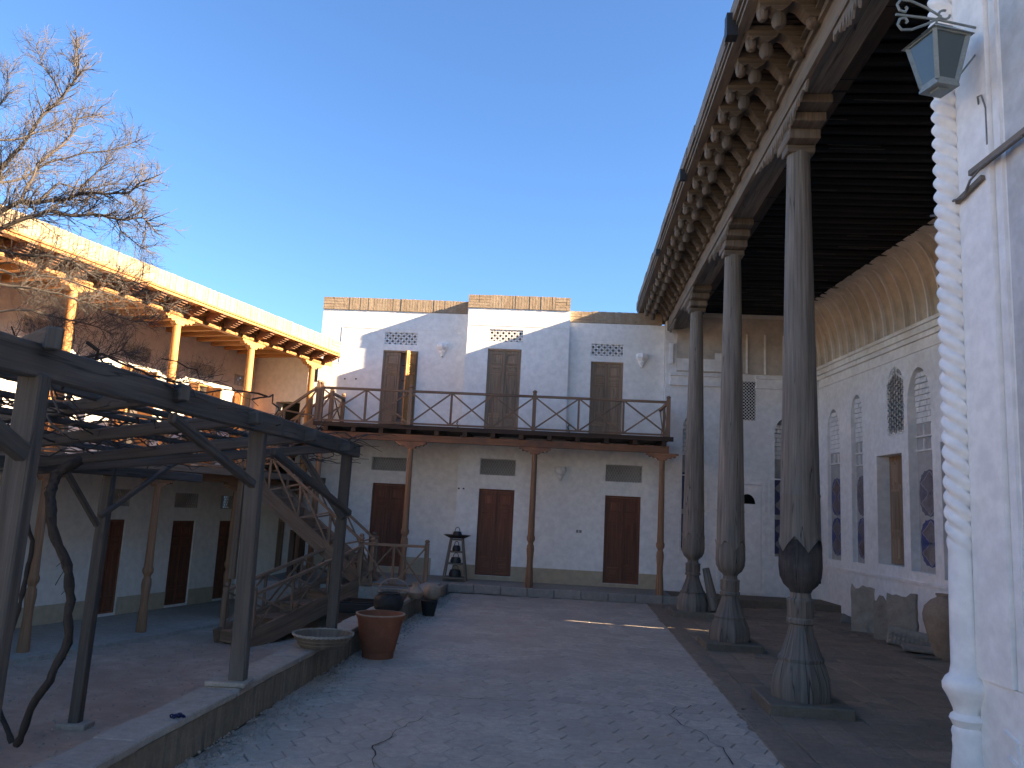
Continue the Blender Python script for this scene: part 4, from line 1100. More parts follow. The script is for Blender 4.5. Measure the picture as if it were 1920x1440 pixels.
# local: x to the right, y away; court face in plane x=0
b = B(); b.box(.006, 3.4, -9.0, -.10, -.1, .795); b.box(.03, 3.4, -9.0, -.08, .795, 9.0); b.build('wall', WHITE2, pr_)
b = B(); b.box(-.012, .029, -.44, -.105, .80, 8.9); b.build('pilaster_strip', WHITE2, pr_)
b = B(); b.box(.012, .029, -.52, -.455, .80, 8.9); b.build('moulding', OLDWHITE, pr_)
CARVE = plaster('rough_carved_plaster', (.62, .615, .60), (.42, .40, .38), .7, 4, bumps=1.0)
def carved_panel():
    q = B(); ny_, nz_ = 40, 240
    for j in range(nz_+1):
        for i in range(ny_+1):
            y = -.54-i*(1.6/ny_); z = .86+j*(7.5/nz_)
            h_ = .006*abs(noise.noise((y*16, z*11, 1)))+.008*max(0, math.sin(y*26+1.2*math.sin(z*7))*math.sin(z*19+math.sin(y*9)))
            h_ += .012*noise.noise((y*3, z*3, 4)) if True else 0
            edge = min(i, ny_-i, j, nz_-j)
            q.vert((.024-(h_ if edge > 1 else -.004), y, z))
    for j in range(nz_):
        for i in range(ny_):
            a = j*(ny_+1)+i; q.face((a, a+1, a+ny_+2, a+ny_+1), [(0, 0)]*4)
    return q.build('carved_panel', CARVE, pr_, smooth=True)
carved_panel()
# knotted relief low on the pier
b = B()
for (y0_, z0_, y1_, z1_) in ((-.33, .56, -.46, .52), (-.44, .525, -.47, .40), (-.36, .43, -.52, .38), (-.45, .39, -.43, .30), (-.50, .53, -.64, .50), (-.56, .50, -.58, .30)):
    b.bar((.003, y0_, z0_), (.003, y1_, z1_), .012, .022, up=(1, 0, 0))
b.build('relief_lines', OLDWHITE, pr_)
# rope-twist column
q = B(); n = 40; NL = 3; lead = .282; zs = []; z = 1.50
nz_ = 620
prof0 = []
for j in range(nz_+1):
    z = 1.47+j*(7.0/nz_); fade = min(1, max(0, (z-1.47)/.25)); bulk = 1.0
    for i in range(n):
        th = 2*PI*i/n; ph_ = NL*(th+2*PI*z/lead)/2
        lobe = abs(math.cos(ph_))**.8
        r = .072+fade*(.032*lobe-.014)
        q.v.append((r*math.cos(th), r*math.sin(th), z))
for j in range(nz_):
    for i in range(n):
        i2 = (i+1) % n; q.face((j*n+i, j*n+i2, (j+1)*n+i2, (j+1)*n+i), [(0, 0)]*4)
q.build('rope_column', WHITE2, pr_, smooth=False, loc=(-.035, -.03, 0), recalc=False)
for p_ in pr_.children:
    if p_.name.startswith('rope_column'): p_.data.polygons.foreach_set('use_smooth', [True]*len(p_.data.polygons))
b = B(); b.lathe([(.13, -.05), (.115, .1), (.095, .25), (.082, .38), (.085, .42), (.082, .44), (.088, .47), (.083, .49), (.075, .50), (.084, .52), (.098, .545), (.09, .565), (.072, .58), (.075, .60), (.10, .66), (.128, .71), (.13, .745), (.112, .78), (.088, .80), (.079, .85), (.078, 1.2), (.074, 1.475)], 28, (-.035, -.03, 0), fn=lambda r, th, z: r*(1+.0*th) if z < .8 else r*(1+.03*math.cos(8*th)))
b.build('vase_base', WHITE2, pr_, smooth=True)
# battens and cable fixed across the pier
b = B(); b.bar((-.028, -.27, 3.88), (-.028, -.85, 3.90), .03, .035, up=(0, 0, 1)); b.bar((-.03, .06, 3.72), (-.03, -.40, 3.80), .025, .03); b.build('wooden_batten', CARVED, pr_)
b = B(); b.tube([(-.11, .06, 3.72), (-.075, -.02, 3.70), (-.055, -.12, 3.76), (-.05, -.22, 3.74), (-.05, -.30, 3.82), (-.05, -.45, 3.86), (-.05, -.8, 3.87)], .008, 6); b.tube([(-.013, -.36, 4.30), (-.03, -.38, 4.34), (-.03, -.42, 4.33), (-.013, -.43, 4.24), (-.013, -.43, 4.0)], .006, 5); b.build('cable', RUBBER, pr_)

# ================================================================= LANTERN
la_p = on_y(1757, 62, 4.62)
ln = thing('wall_lantern', 'green-grey four-sided metal lantern hanging on a scrolled bracket from the white pier', 'lantern', loc=(la_p.x, la_p.y, la_p.z), rotz=R(12))
b = B()
def sq(h, z): return [(-h, -h, z), (h, -h, z), (h, h, z), (-h, h, z)]
b.hexa(sq(.148, -.062)+sq(.06, .02)); b.hexa(sq(.064, .021)+sq(.045, .032)); b.build('hood', METAL, ln)
T_, Bo = .120, .068; zt, zb = -.062, -.36
b = B()
ct, cbt = sq(T_, zt), sq(Bo, zb)
for k in range(4): b.bar(ct[k], cbt[k], .026, .026, up=(1, 1, 0) if k % 2 == 0 else (1, -1, 0))
for k in range(4):
    b.bar(ct[k], ct[(k+1) % 4], .02, .02); b.bar(Vector(cbt[k]), Vector(cbt[(k+1) % 4]), .024, .024)
b.build('frame', METAL, ln)
b = B(); b.hexa(sq(Bo+.012, zb-.03)+sq(Bo+.012, zb-.012)); b.hexa(sq(Bo-.03, zb-.045)+sq(Bo-.03, zb-.031)); b.build('base_plate', METAL, ln)
for k in range(4):
    q = B(); k2 = (k+1) % 4; a_, b_, c_, d_ = Vector(ct[k]), Vector(ct[k2]), Vector(cbt[k2]), Vector(cbt[k]); cen = (a_+b_+c_+d_)/4; nrm = Vector((cen.x, cen.y, 0)).normalized()*.003
    e = [d_*.97, c_*.97, b_*.97, a_*.97]; e = [Vector((v.x, v.y, w.z)) for v, w in zip(e, (d_, c_, b_, a_))]
    q.hexa([v-nrm for v in e]+[v+nrm for v in e]); q.build('pane', GLASS, ln)
b = B(); b.lathe([(.02, 0), (.03, .05), (.03, .12), (.01, .15)], 10, (0, 0, -.30)); b.build('bulb', WHITE2, ln, smooth=True)
# bracket with scrolls; the arm runs back to the pier
Mi = (Matrix.Translation(la_p) @ Matrix.Rotation(R(12), 4, 'Z')).inverted()
def W2(p): return Mi @ Vector(p)
arm_end = Vector((2.862, 4.64, la_p.z+.06)); tip = Vector((la_p.x-.26, la_p.y, la_p.z+.115))
b = B(); b.tube([W2(tip), W2(Vector((la_p.x, la_p.y, la_p.z+.095))), W2(arm_end)], .0085, 6)
b.tube([W2(Vector((2.862, 4.64, la_p.z+.04))), W2(Vector((2.85, 4.66, la_p.z-.10))), W2(Vector((la_p.x+.12, la_p.y, la_p.z-.30)))], .006, 5)
b.tube([(0, 0, .03), W2(Vector((la_p.x, la_p.y, la_p.z+.095)))], .008, 6)
def heart(sg):
    pts = []
    L_ = [(0.03, 0), (-.06, .055), (-.16, .10), (-.225, .105), (-.25, .07), (-.235, .03), (-.20, .02), (-.185, .045), (-.20, .06)]
    for k in range(len(L_)-1):
        for t in range(4):
            a = Vector(L_[k]).lerp(Vector(L_[k+1]), t/4); pts.append(W2(Vector((la_p.x+a.x, la_p.y, la_p.z+.095+.02+sg*a.y))))
    return pts
b.tube(heart(1), .0085, 6); b.tube(heart(-1), .0085, 6)
cc = []
for k in range(14): th = k/13*PI*1.6; cc.append(W2(Vector((la_p.x+.05+.035*math.cos(th), la_p.y, la_p.z+.13-.03*math.sin(th)))))
b.tube(cc, .008, 6); b.build('bracket', METAL, ln, smooth=True)

# ================================================================= PERGOLA
pg = thing('pergola', 'grey weathered timber pergola over the sunken yard with slanting rafters and braces', 'pergola')
MB = lambda y: -1.86+(y-6.0)*.085      # main beam line over the kerb
def onx(px_, py_, fn):                 # sight line meets the vertical plane x = fn(y)
    r = ray(px_, py_); m = .085; x_at0 = fn(0); t = x_at0/(r.x-m*r.y); return CAM+r*t
_p2 = on_z(140, 1362, YARD_Z)
B2 = lambda y: _p2.x+(y-_p2.y)*.085
def pbar(name, p, q_, w, h, up=(0, 0, 1), mat=PERG):
    b = B(); b.bar(p, q_, w, h, up); o = b.build(name, mat, pg, bevel=.008); return o
ZB2 = onx(205, 882, B2).z; print('back beam', _p2, ZB2)
pbar('main_beam', Vector((MB(2.2), 2.2, 2.17)), Vector((MB(6.3), 6.3, 2.19)), .075, .15)
pbar('main_beam', Vector((MB(6.305), 6.305, 2.19)), Vector((MB(8.62), 8.62, 2.17)), .075, .14)
# posts on the kerb
_pn = onx(58, 760, MB); print('near post', _pn)
for (yy, w, zt_) in ((_pn.y, .105, 2.12), (6.02, .115, 2.25), (8.42, .105, 2.23)):
    x = MB(yy)+(.0 if yy < 5 else -.045); pbar('post', (x+(.035 if 5 < yy < 7 else -.015), yy, .285), (x, yy, zt_), w*.82, w, up=(1, 0, 0))
    q = B(); q.box(x-.17, x+.12, yy-.11, yy+.11, .287, .325); q.build('foot_block', STONE, pg, bevel=.01)
# second line
pbar('back_beam', Vector((B2(3.6), 4.4, ZB2-.01)), Vector((B2(_p2.y+.05), _p2.y+.05, ZB2)), .10, .10); pbar('back_beam', Vector((B2(_p2.y+.055), _p2.y+.055, ZB2)), Vector((B2(9.9), 9.9, ZB2)), .10, .10)
p2 = on_z(140, 1362, YARD_Z); 
t2 = B2(p2.y)
pbar('post', (p2.x, p2.y, YARD_Z-.05), (t2, p2.y+.05, ZB2-.05), .10, .10, up=(1, 0, 0)); q = B(); q.box(p2.x-.14, p2.x+.14, p2.y-.1, p2.y+.1, YARD_Z-.05, YARD_Z+.04); q.build('foot_block', STONE, pg, bevel=.01)
# rafters, each laid on both beams
for (l, r_, sz) in (((0, 664), (102, 634), .10), ((0, 783), (348, 736), .095), ((0, 835), (488, 783), .09), ((62, 868), (592, 817), .09), ((125, 876), (657, 838), .085)):
    A = onx(l[0], l[1], B2); C_ = onx(r_[0], r_[1], lambda y: MB(y)+.12)
    d = (C_-A).normalized(); A2 = A-d*.35
    pbar('rafter', A2, C_, .07, sz)
# long battens over the rafters
random.seed(9)
for f, t in ((.2, .04), (.36, .045), (.52, .04), (.68, .045), (.84, .04), (.05, .05)):
    zz = ZB2+.17+(2.36-ZB2-.17)*f
    x0_ = lambda y: MB(y)*(f)+B2(y)*(1-f)
    pbar('batten', (x0_(3.0)+random.uniform(-.1, .1), 3.0, zz), (x0_(8.6)+random.uniform(-.2, .2), 8.9, zz+random.uniform(-.03, .03)), .05, t)
# braces
for (p, q_, fn, w) in (((322, 782), (474, 908), lambda y: MB(y)+.06, .06), ((512, 846), (655, 962), lambda y: MB(y)+.06, .06), ((122, 880), (182, 985), lambda y: B2(y)+.07, .05), ((335, 862), (188, 968), lambda y: B2(y)+.07, .05), ((-30, 790), (45, 850), lambda y: MB(y)+.10, .08)):
    pbar('brace', onx(*p, fn), onx(*q_, fn), .05, w)
C8 = Vector((MB(8.42), 8.42, 0)); pbar('brace', (C8.x-.45, 8.15, 2.08), (C8.x-.03, 8.38, 1.45), .06, .06)

# ================================================================= GRAPEVINES
def wob(pts, amp, n=6, seed=0):
    out = []
    for i in range(len(pts)-1):
        a, c = Vector(pts[i]), Vector(pts[i+1])
        for k in range(n):
            p = a.lerp(c, k/n); out.append(p+Vector((noise.noise(p*3+Vector((seed, 0, 0))), noise.noise(p*3+Vector((0, seed, 5))), noise.noise(p*3+Vector((9, 0, seed)))))*amp)
    out.append(Vector(pts[-1])); return out
vy = 6.55
vn = thing('grapevine', 'thick bare twisting grapevine trunk rising from a soil pit to the pergola', 'vine', loc=tuple(on_y(25, 1392, vy)))
def vrel(o, pts): return [p-o.location for p in pts]
def vtrunk(o, pxs, r0, r1, name='trunk', dy=0, seed=1):
    pts = [on_y(x, y, vy+d+dy) for x, y, d in pxs]; w_ = wob(pts, .05, 6, seed); n = len(w_)
    b = B(); b.tube(vrel(o, w_), [(r0+(r1-r0)*i/n)*(1+.45*noise.noise((i*.7, seed, 0))) for i in range(n)], 9); return b.build(name, VINE, o, smooth=True), w_
_, w1 = vtrunk(vn, [(22, 1395, 0), (58, 1335, -.05), (100, 1282, -.1), (124, 1202, 0), (143, 1120, .05), (124, 1050, 0), (101, 977, 0), (92, 925, .1), (104, 892, .2), (150, 862, .3)], .028, .046)
b = B()
for k in range(16):
    p = random.choice(w1[8:]); q_ = p+Vector((random.uniform(-.06, .06), -.03, random.uniform(-.16, -.04))); b.tube(vrel(vn, [p, p.lerp(q_, .5)+Vector((.01, -.03, 0)), q_]), .003, 3)
b.build('bark_shreds', VINE, vn, kind='stuff')
v2 = thing('grapevine', 'thinner grapevine stem at the far left edge beside the carved porch column', 'vine', loc=tuple(on_y(-10, 1370, vy)))
vtrunk(v2, [(22, 1395, .15), (0, 1350, .15), (-6, 1290, .15), (9, 1245, .1), (30, 1148, .1), (44, 1060, .1), (57, 1013, .1), (46, 962, 0), (45, 900, 0), (40, 870, 0)], .022, .016, dy=.15, seed=5)
# bare canes lying over the pergola
b = B(); random.seed(12)
def over(y, f): return Vector((MB(y)*f+B2(y)*(1-f), y, ZB2+.08+(2.26-ZB2-.08)*f))
for k in range(210):
    y = random.uniform(3.8, 9.4); f = random.uniform(-.05, 1.0); p = over(y, f)+Vector((0, 0, random.uniform(-.02, .14))); a = random.choice((random.gauss(1.5, .5), random.uniform(0, 6.28))); pts = [p]; r = random.uniform(.003, .010)
    for s_ in range(random.randint(5, 11)):
        a += random.gauss(0, .35); st_ = random.uniform(.08, .18)
        q_ = pts[-1]+Vector((math.cos(a)*st_*.7, math.sin(a)*st_, random.gauss(-.004, .03)))
        y_, = (q_.y,); ff = (q_.x-B2(y_))/(MB(y_)-B2(y_))
        if ff > 1.08 or ff < -.1: break
        zf = ZB2+.08+(2.26-ZB2-.08)*ff; q_.z = min(max(q_.z, zf-.08), zf+.30); pts.append(q_)
    if len(pts) > 2: b.tube(vrel(vn, pts), [r*(1-.6*i/len(pts)) for i in range(len(pts))], 4)
b.build('dry_canes', VINE, vn, kind='stuff')
for (pxs, dy) in (([(92, 700, 0), (98, 745, 0), (112, 775, 0)], -2.5), ([(80, 768, 0), (100, 800, 0), (118, 812, 0)], -2.4)):
    b = B(); b.tube(vrel(vn, [on_y(x, y, vy+dy) for x, y, d in pxs]), .006, 5); b.build('hanging_cane', TWIG, vn)

# ================================================================= BARE TREE
tr = thing('bare_tree', 'leafless tree with dense fine twigs reaching in from the left over the gallery roof', 'tree', loc=(-7.9, 8.6, YARD_Z))
random.seed(33)
TW = B(); TW.upper = False; tw_count = [0]
def twig(bld, p, d, L, r, lev):
    n = 5 if lev < 2 else 3; pts = [p]; dd = d.copy()
    for k in range(n):
        dd = (dd+Vector((random.gauss(0, .16), random.gauss(0, .16), random.gauss(.02, .14)))).normalized(); pts.append(pts[-1]+dd*L/n)
    bld.tube([q_-tr.location for q_ in pts], [r*(1-.65*i/n) for i in range(n+1)], 4 if lev < 2 else 3, cap=False); tw_count[0] += 1
    if lev >= 3 or L < .09 or (bld.upper and lev >= 2 and random.random() < .55): return
    m = random.randint(4, 6) if lev < 2 else random.randint(2, 4)
    for k in range(m):
        t = random.uniform(.2, 1); i = min(int(t*n), n-1); q_ = pts[i].lerp(pts[i+1], t*n-i)
        ax = dd.orthogonal().normalized(); ax.rotate(Matrix.Rotation(random.uniform(0, 2*PI), 3, dd)); nd = (dd*math.cos(.75)+ax*math.sin(.75)).normalized(); nd.z += .10; nd.normalize()
        twig(bld, q_, nd, L*random.uniform(.42, .62), r*.55, lev+1)
def zp(x, y): return (x*.2778, 60+y*.2778)
limbs = [
 ([(-60, 1260), (0, 1240), (150, 1140), (240, 1150), (420, 1130), (545, 1080), (700, 1100), (870, 1090), (960, 1000)], 8.2, 8.0, .030),
 ([(545, 1080), (620, 1000), (700, 900), (725, 865)], 8.0, 8.0, .012),
 ([(-60, 1360), (0, 1330), (170, 1250), (310, 1215), (480, 1225), (640, 1240), (850, 1280), (970, 1270), (1025, 1312)], 8.0, 8.1, .026),
 ([(-60, 1080), (0, 980), (20, 910), (150, 770), (300, 560), (420, 440), (510, 330), (540, 250), (515, 60)], 9.2, 9.0, .030),
 ([(420, 430), (350, 320), (290, 210), (245, 70)], 9.0, 9.0, .014),
 ([(150, 1140), (200, 1000), (270, 900), (430, 760), (500, 700), (540, 590), (690, 550)], 8.1, 8.8, .020),
 ([(-50, 745), (0, 735), (180, 690), (300, 670), (400, 610)], 8.6, 9.2, .016),
 ([(-50, 1010), (0, 1000), (180, 950), (400, 860), (640, 810), (830, 770), (930, 715)], 8.8, 9.2, .018),
 ([(-50, 600), (0, 500), (40, 440), (40, 340), (60, 250)], 9.2, 9.4, .014),
 ([(240, 1150), (400, 1000), (560, 1060), (760, 1020), (910, 920)], 8.8, 9.2, .013),
 ([(640, 1240), (760, 1240), (820, 1350), (930, 1440), (990, 1480)], 8.1, 8.2, .011),
 ([(-50, 1480), (60, 1500), (300, 1520), (480, 1560), (700, 1680), (830, 1700), (980, 1690)], 8.4, 8.7, .018),
 ([(-50, 1700), (150, 1720), (400, 1760), (640, 1850), (900, 1950), (1040, 1960)], 9.0, 9.3, .016),
 ([(-50, 1900), (200, 1880), (420, 1930), (620, 2000), (760, 2040)], 8.6, 9.0, .014),
 ([(-50, 1600), (200, 1640), (420, 1650), (700, 1780), (1000, 1820), (1190, 1850)], 9.6, 9.9, .016),
 ([(240, 2330), (260, 2150), (330, 2050), (440, 1960)], 8.2, 8.6, .014),
 ([(300, 2330), (460, 2230), (700, 2190), (830, 2140), (900, 2180)], 8.4, 8.6, .014),
 ([(240, 2420), (500, 2400), (760, 2360), (900, 2330), (1080, 2320), (1190, 2350), (1400, 2350)], 8.4, 8.8, .012),
 ([(-50, 2100), (100, 2080), (300, 2180), (420, 2260)], 8.6, 8.8, .014),
]
for li, (pts, ya, yb, r0) in enumerate(limbs):
    n = len(pts); W_ = [on_y(*zp(*p), ya+(yb-ya)*i/(n-1)) for i, p in enumerate(pts)]
    w_ = wob(W_, .05, 4, li); m = len(w_)
    b = B(); b.tube([q_-tr.location for q_ in w_], [r0*(1-.78*i/m) for i in range(m)], 6); b.build('branch', BARK if li in (0, 1, 2, 5, 10, 15, 16, 17) else TWIG, tr, smooth=True)
    low = li >= 11; TW.upper = not low
    k = 2
    while k < m-1:
        for rep in range(4 if low else 3):
            d = (w_[k+1]-w_[k]).normalized(); ax = d.orthogonal().normalized(); ax.rotate(Matrix.Rotation(random.uniform(0, 2*PI), 3, d)); nd = (d*math.cos(.8)+ax*math.sin(.8)).normalized(); nd.z += .06 if low else .14; nd.normalize()
            twig(TW, w_[k].lerp(w_[k+1], random.random()), nd, random.uniform(.22, .46)*(1.0-.3*k/m), r0*.19+.0010, 1)
        k += 1
TW.build('twigs', TWIG, tr, kind='stuff', recalc=False)
b = B(); T0 = tr.location
b.tube([Vector((0, 0, 0)), Vector((.05, .1, 1.2)), Vector((.15, 0, 2.4)), Vector((.2, -.1, 3.2)), Vector((.5, -.2, 3.9))], [.17, .15, .13, .10, .06], 12); b.build('trunk', BARK, tr, smooth=True)
for (x, y, yy) in ((-17, 410, 8.2), (-17, 438, 8.0), (-17, 350, 9.2), (-14, 468, 8.4), (-14, 590, 8.6), (-14, 530, 9.0), (-14, 340, 8.8)):
    p = on_y(x, y, yy)-T0; b = B(); s_ = Vector((.2, -.1, 3.0)); mid = s_.lerp(p, .5)+Vector((0, 0, -.15)); b.tube([s_, mid, p], [.07, .05, .03], 7); b.build('branch', BARK, tr, smooth=True)

# ================================================================= POTS AND SMALL THINGS BY THE KERB
def pot(name, label, cat, p, prof, mat, n=24, rim=None, rot=None, fn=None, group=None):
    q = B(); q.lathe(prof, n, fn=fn); o = q.build(name, mat, smooth=True); o.location = p
    if rot: o.rotation_euler = rot
    return tag(o, label, cat, group)
p = on_z(697, 1236, 0); p.y += .13; p.x += .04
t = thing('plant_pot', 'large tapering terracotta flowerpot standing on the court against the kerb', 'pot', loc=tuple(p))
b = B(); b.lathe([(.02, .002), (.165, .0), (.17, .07), (.178, .075), (.215, .25), (.243, .40), (.262, .43), (.262, .455), (.240, .455), (.225, .42), (.20, .33), (.01, .32)], 32, fn=lambda r, th, z: r*(1+.008*math.sin(th*2+.5))); b.build('pot_body', TERRA, t, smooth=True)
b = B(); b.lathe([(.243, .444), (.264, .447), (.266, .458), (.243, .459)], 32, cap=False); b.build('worn_rim', CLAY, t, smooth=True)
b = B(); b.lathe([(.01, .33), (.20, .325), (.205, .345), (.01, .35)], 20); b.build('soil', SOIL, t)
def basket(name, label, p, R0, R1, H, mat=WICK, handle=False, wob_=.05, litter=True):
    t = thing(name, label, 'basket', loc=tuple(p)); b = B()
    b.lathe([(.01, .004), (R0, 0), (R0+(R1-R0)*.6, H*.55), (R1, H), (R1-.012, H), (R0+(R1-R0)*.5, H*.5), (R0-.02, .02), (.01, .02)], 28, fn=lambda r, th, z: r*(1+.012*math.sin(28*th/2)+wob_*.3*math.sin(2*th+1))); b.build('bowl', mat, t)
    b = B(); rr = random.Random(len(label))
    for k in range(5):
        pts = [Vector(((R1+rr.uniform(-.008, .006))*(1+wob_*.3*math.sin(2*th+1))*math.cos(th), (R1+rr.uniform(-.008, .006))*(1+wob_*.3*math.sin(2*th+1))*math.sin(th), H+.008*math.sin(th*14+k*1.25)+rr.uniform(-.003, .003))) for th in [2*PI*i/40 for i in range(41)]]
        b.tube(pts, .006, 4)
    b.build('braided_rim', KERBT if mat is WICK else mat, t)
    for z in (.3, .6):
        q = B(); r_ = R0+(R1-R0)*z*1.02+.004; q.tube([(r_*math.cos(2*PI*i/30), r_*math.sin(2*PI*i/30), H*z) for i in range(31)], .005, 4); q.build('woven_band', mat, t)
    if litter:
        b = B()
        for k in range(22): a = rr.uniform(0, 6.28); r_ = rr.uniform(0, R0); b.bar((r_*math.cos(a), r_*math.sin(a), .03), (r_*math.cos(a)+rr.uniform(-.05, .05), r_*math.sin(a)+rr.uniform(-.05, .05), .045), .01, .004)
        b.build('dry_leaves', WICK, t, kind='stuff')
    if handle:
        q = B(); pts = [(R1*math.cos(a), 0, H+.17*math.sin(a)) for a in [PI*i/14 for i in range(15)]]; q.tube(pts, .008, 5); q.tube([(x, .015, z-.008) for x, y, z in pts], .006, 5); q.build('handle', KERBT, t)
    return t
kz = .286
p = on_z(607, 1218, kz); p.y += .16
basket('shallow_basket', 'wide shallow wicker bowl with frayed rim on the kerb left of the big flowerpot', (p.x-.05, p.y, kz), .20, .275, .115)
p = on_z(735, 1142, kz)
kx = lambda y: KX0(y)-.12
def kp(px_, py_, z=kz): q_ = on_z(px_, py_, z); return Vector((q_.x, q_.y, z))
b_ = kp(737, 1126); basket('handled_basket', 'pale wicker basket with an arched handle on the kerb near the stair rail', (b_.x, b_.y, kz), .15, .215, .13, handle=True)
b_ = kp(727, 1150); pot('dark_cauldron', 'dark round-bellied pot sitting on the kerb in front of the handled basket', 'pot', (b_.x, b_.y, kz), [(.02, 0), (.10, .0), (.17, .06), (.19, .13), (.17, .20), (.13, .235), (.14, .25), (.12, .25), (.10, .22), (.01, .1)], DARKPOT)
b_ = kp(712, 1168); pot('woven_tray', 'flat round woven tray propped on the kerb just behind the big flowerpot', 'tray', (b_.x, b_.y, kz+.02), [(.01, 0), (.13, 0), (.17, .02), (.175, .035), (.15, .045), (.02, .05)], WICK, rot=(.14, -.05, 0))
# wooden planter boxes in the corner of the yard
pb = CF.w(-2.05, -3.55, -.58)
t = thing('planter_box', 'rough wooden box with dry soil between the stair foot and the kerb', 'box', loc=tuple(pb), rotz=CF.rot)
for (x0, x1, y0_, y1_) in ((-.55, .42, -.42, -.38), (-.55, .42, .38, .42), (-.55, -.51, -.379, .379), (.38, .42, -.379, .379)):
    for z in (0, .2, .4): b = B(); b.box(x0, x1, y0_, y1_, z, z+.19); b.build('board', DECKW, t)
b = B(); b.box(-.50, .37, -.375, .375, 0, .5); b.build('soil', SOIL, t)
t = thing('trough', 'low chipped grey trough lying crosswise on the kerb side of the box', 'trough', loc=tuple(CF.w(-2.15, -4.35, -.05)), rotz=CF.rot+.1)
b = B(); b.box(-.30, .30, -.14, .14, 0, .03); b.box(-.30, .30, -.14, -.11, .031, .13); b.box(-.30, .30, .11, .14, .031, .13); b.box(-.30, -.27, -.109, .109, .031, .13); b.box(.27, .30, -.109, .109, .031, .13); b.build('trough_body', DARKPOT, t, bevel=.008)
b = B(); b.box(-.33, .33, -.15, .15, -.5, -.005); b.build('stand_block', DECKW, t)
# jugs where kerb meets the porch
p = on_z(802, 1156, 0); p.y += .1
pot('tall_dark_jar', 'dark narrow-footed jar standing on the court below the kerb corner', 'jar', (p.x, p.y, 0), [(.02, 0), (.085, 0), (.10, .08), (.125, .20), (.13, .22), (.10, .235), (.02, .2)], DARKPOT)
pot('round_jug', 'pale round clay jug tipped over on top of the dark jar', 'jug', (p.x+.03, p.y+.05, .335), [(.02, -.12), (.07, -.11), (.12, -.06), (.138, 0), (.12, .07), (.07, .11), (.05, .12), (.04, .13)], CLAY, rot=(.5, .6, .3))
b_ = kp(778, 1122); pot('small_jug', 'small pale clay jug with a dark mouth on the kerb left of the round jug', 'jug', (b_.x, b_.y, kz), [(.02, 0), (.07, 0), (.11, .05), (.12, .09), (.08, .14), (.045, .17), (.04, .21), (.055, .23), (.03, .23)], CLAY)
b_ = kp(757, 1120); pot('clay_bowl', 'small upturned clay bowl between the handled basket and the small jug', 'bowl', (b_.x+.12, b_.y+.1, kz), [(.09, 0), (.085, .03), (.05, .06), (.02, .065)], CLAY)
# loose coping slab and blue scrap
b_ = kp(785, 1141, kz); b = B(); b.box(-.11, .11, -.36, .36, 0, .03); o = b.build('loose_slab', KERBT, bevel=.01); o.location = (kx(b_.y)+.01, b_.y-.25, kz+.004); o.rotation_euler = (0, 0, -.1); tag(o, 'loose pale stone slab lying on the kerb beyond the baskets', 'slab')
b_ = kp(330, 1346); b = B()
for k in range(3): b.tube([(b_.x+.03*math.cos(a+k)+.01*k, b_.y+.02*math.sin(a*1.3+k), kz+.012+.012*math.sin(a*2+k)) for a in [i*.5 for i in range(12)]], .005, 5)
tag(b.build('blue_scrap', BLUE), 'tiny crumpled dark blue scrap on the kerb coping near the front', 'litter')
# pergola-side stand: slatted stand with pan and kettles by the house wall
sp_ = CF.w(-1.10, -.62, PZ)
sd_ = thing('tiered_stand', 'tapering rustic wooden stand with open shelves against the wall left of the middle door', 'stand', loc=tuple(sp_), rotz=CF.rot)
lev = [(0.06, .215), (.33, .175), (.56, .145), (.80, .12)]
for sx in (-1, 1):
    for sy in (-1, 1):
        b = B(); b.bar((sx*.225, sy*.16, 0), (sx*.115, sy*.10, .84), .03, .03, up=(0, 1, 0)); b.build('leg', CARVED, sd_)
for z, w in lev:
    q = B(); d_ = w*.75; q.box(-w, w, -d_-.02, -d_+.01, z, z+.025); q.box(-w, w, d_-.01, d_+.02, z, z+.025); q.box(-w, w, -d_+.011, d_-.011, z+.004, z+.02); q.build('shelf', CARVED, sd_)
pot('wide_pan', 'wide shallow dark pan balanced on top of the tiered stand', 'pan', tuple(CF.w(-1.10, -.62, PZ+.842)), [(.01, 0), (.15, 0), (.27, .055), (.275, .065), (.262, .065), (.14, .012), (.01, .012)], DARKPOT)
def kettle(p, label, r=.11, h=.13):
    t = thing('cast_kettle', label, 'kettle', loc=tuple(p), group='dark kettles on the tiered stand'); b = B(); b.lathe([(.02, 0), (r*.95, 0), (r, h*.35), (r*.78, h*.95), (r*.55, h), (.02, h*1.02)], 18); b.build('kettle_body', CAST, t, smooth=True)
    q = B(); q.tube([(r*.5*math.cos(a), 0, h*.95+.09*math.sin(a)) for a in [PI*i/10 for i in range(11)]], .007, 5); q.build('handle', CAST, t)
kettle(CF.w(-1.10, -.62, PZ+.856), 'small dark kettle with raised loop handle sitting in the pan on top of the stand', .10, .12)
kettle(CF.w(-1.10, -.62, PZ+.587), 'dark kettle on the upper shelf of the tiered stand', .085, .11)
kettle(CF.w(-1.10, -.62, PZ+.357), 'dark kettle on the middle shelf of the tiered stand', .11, .11)
kettle(CF.w(-1.10, -.62, PZ+.087), 'largest dark kettle on the bottom shelf of the tiered stand', .125, .14)

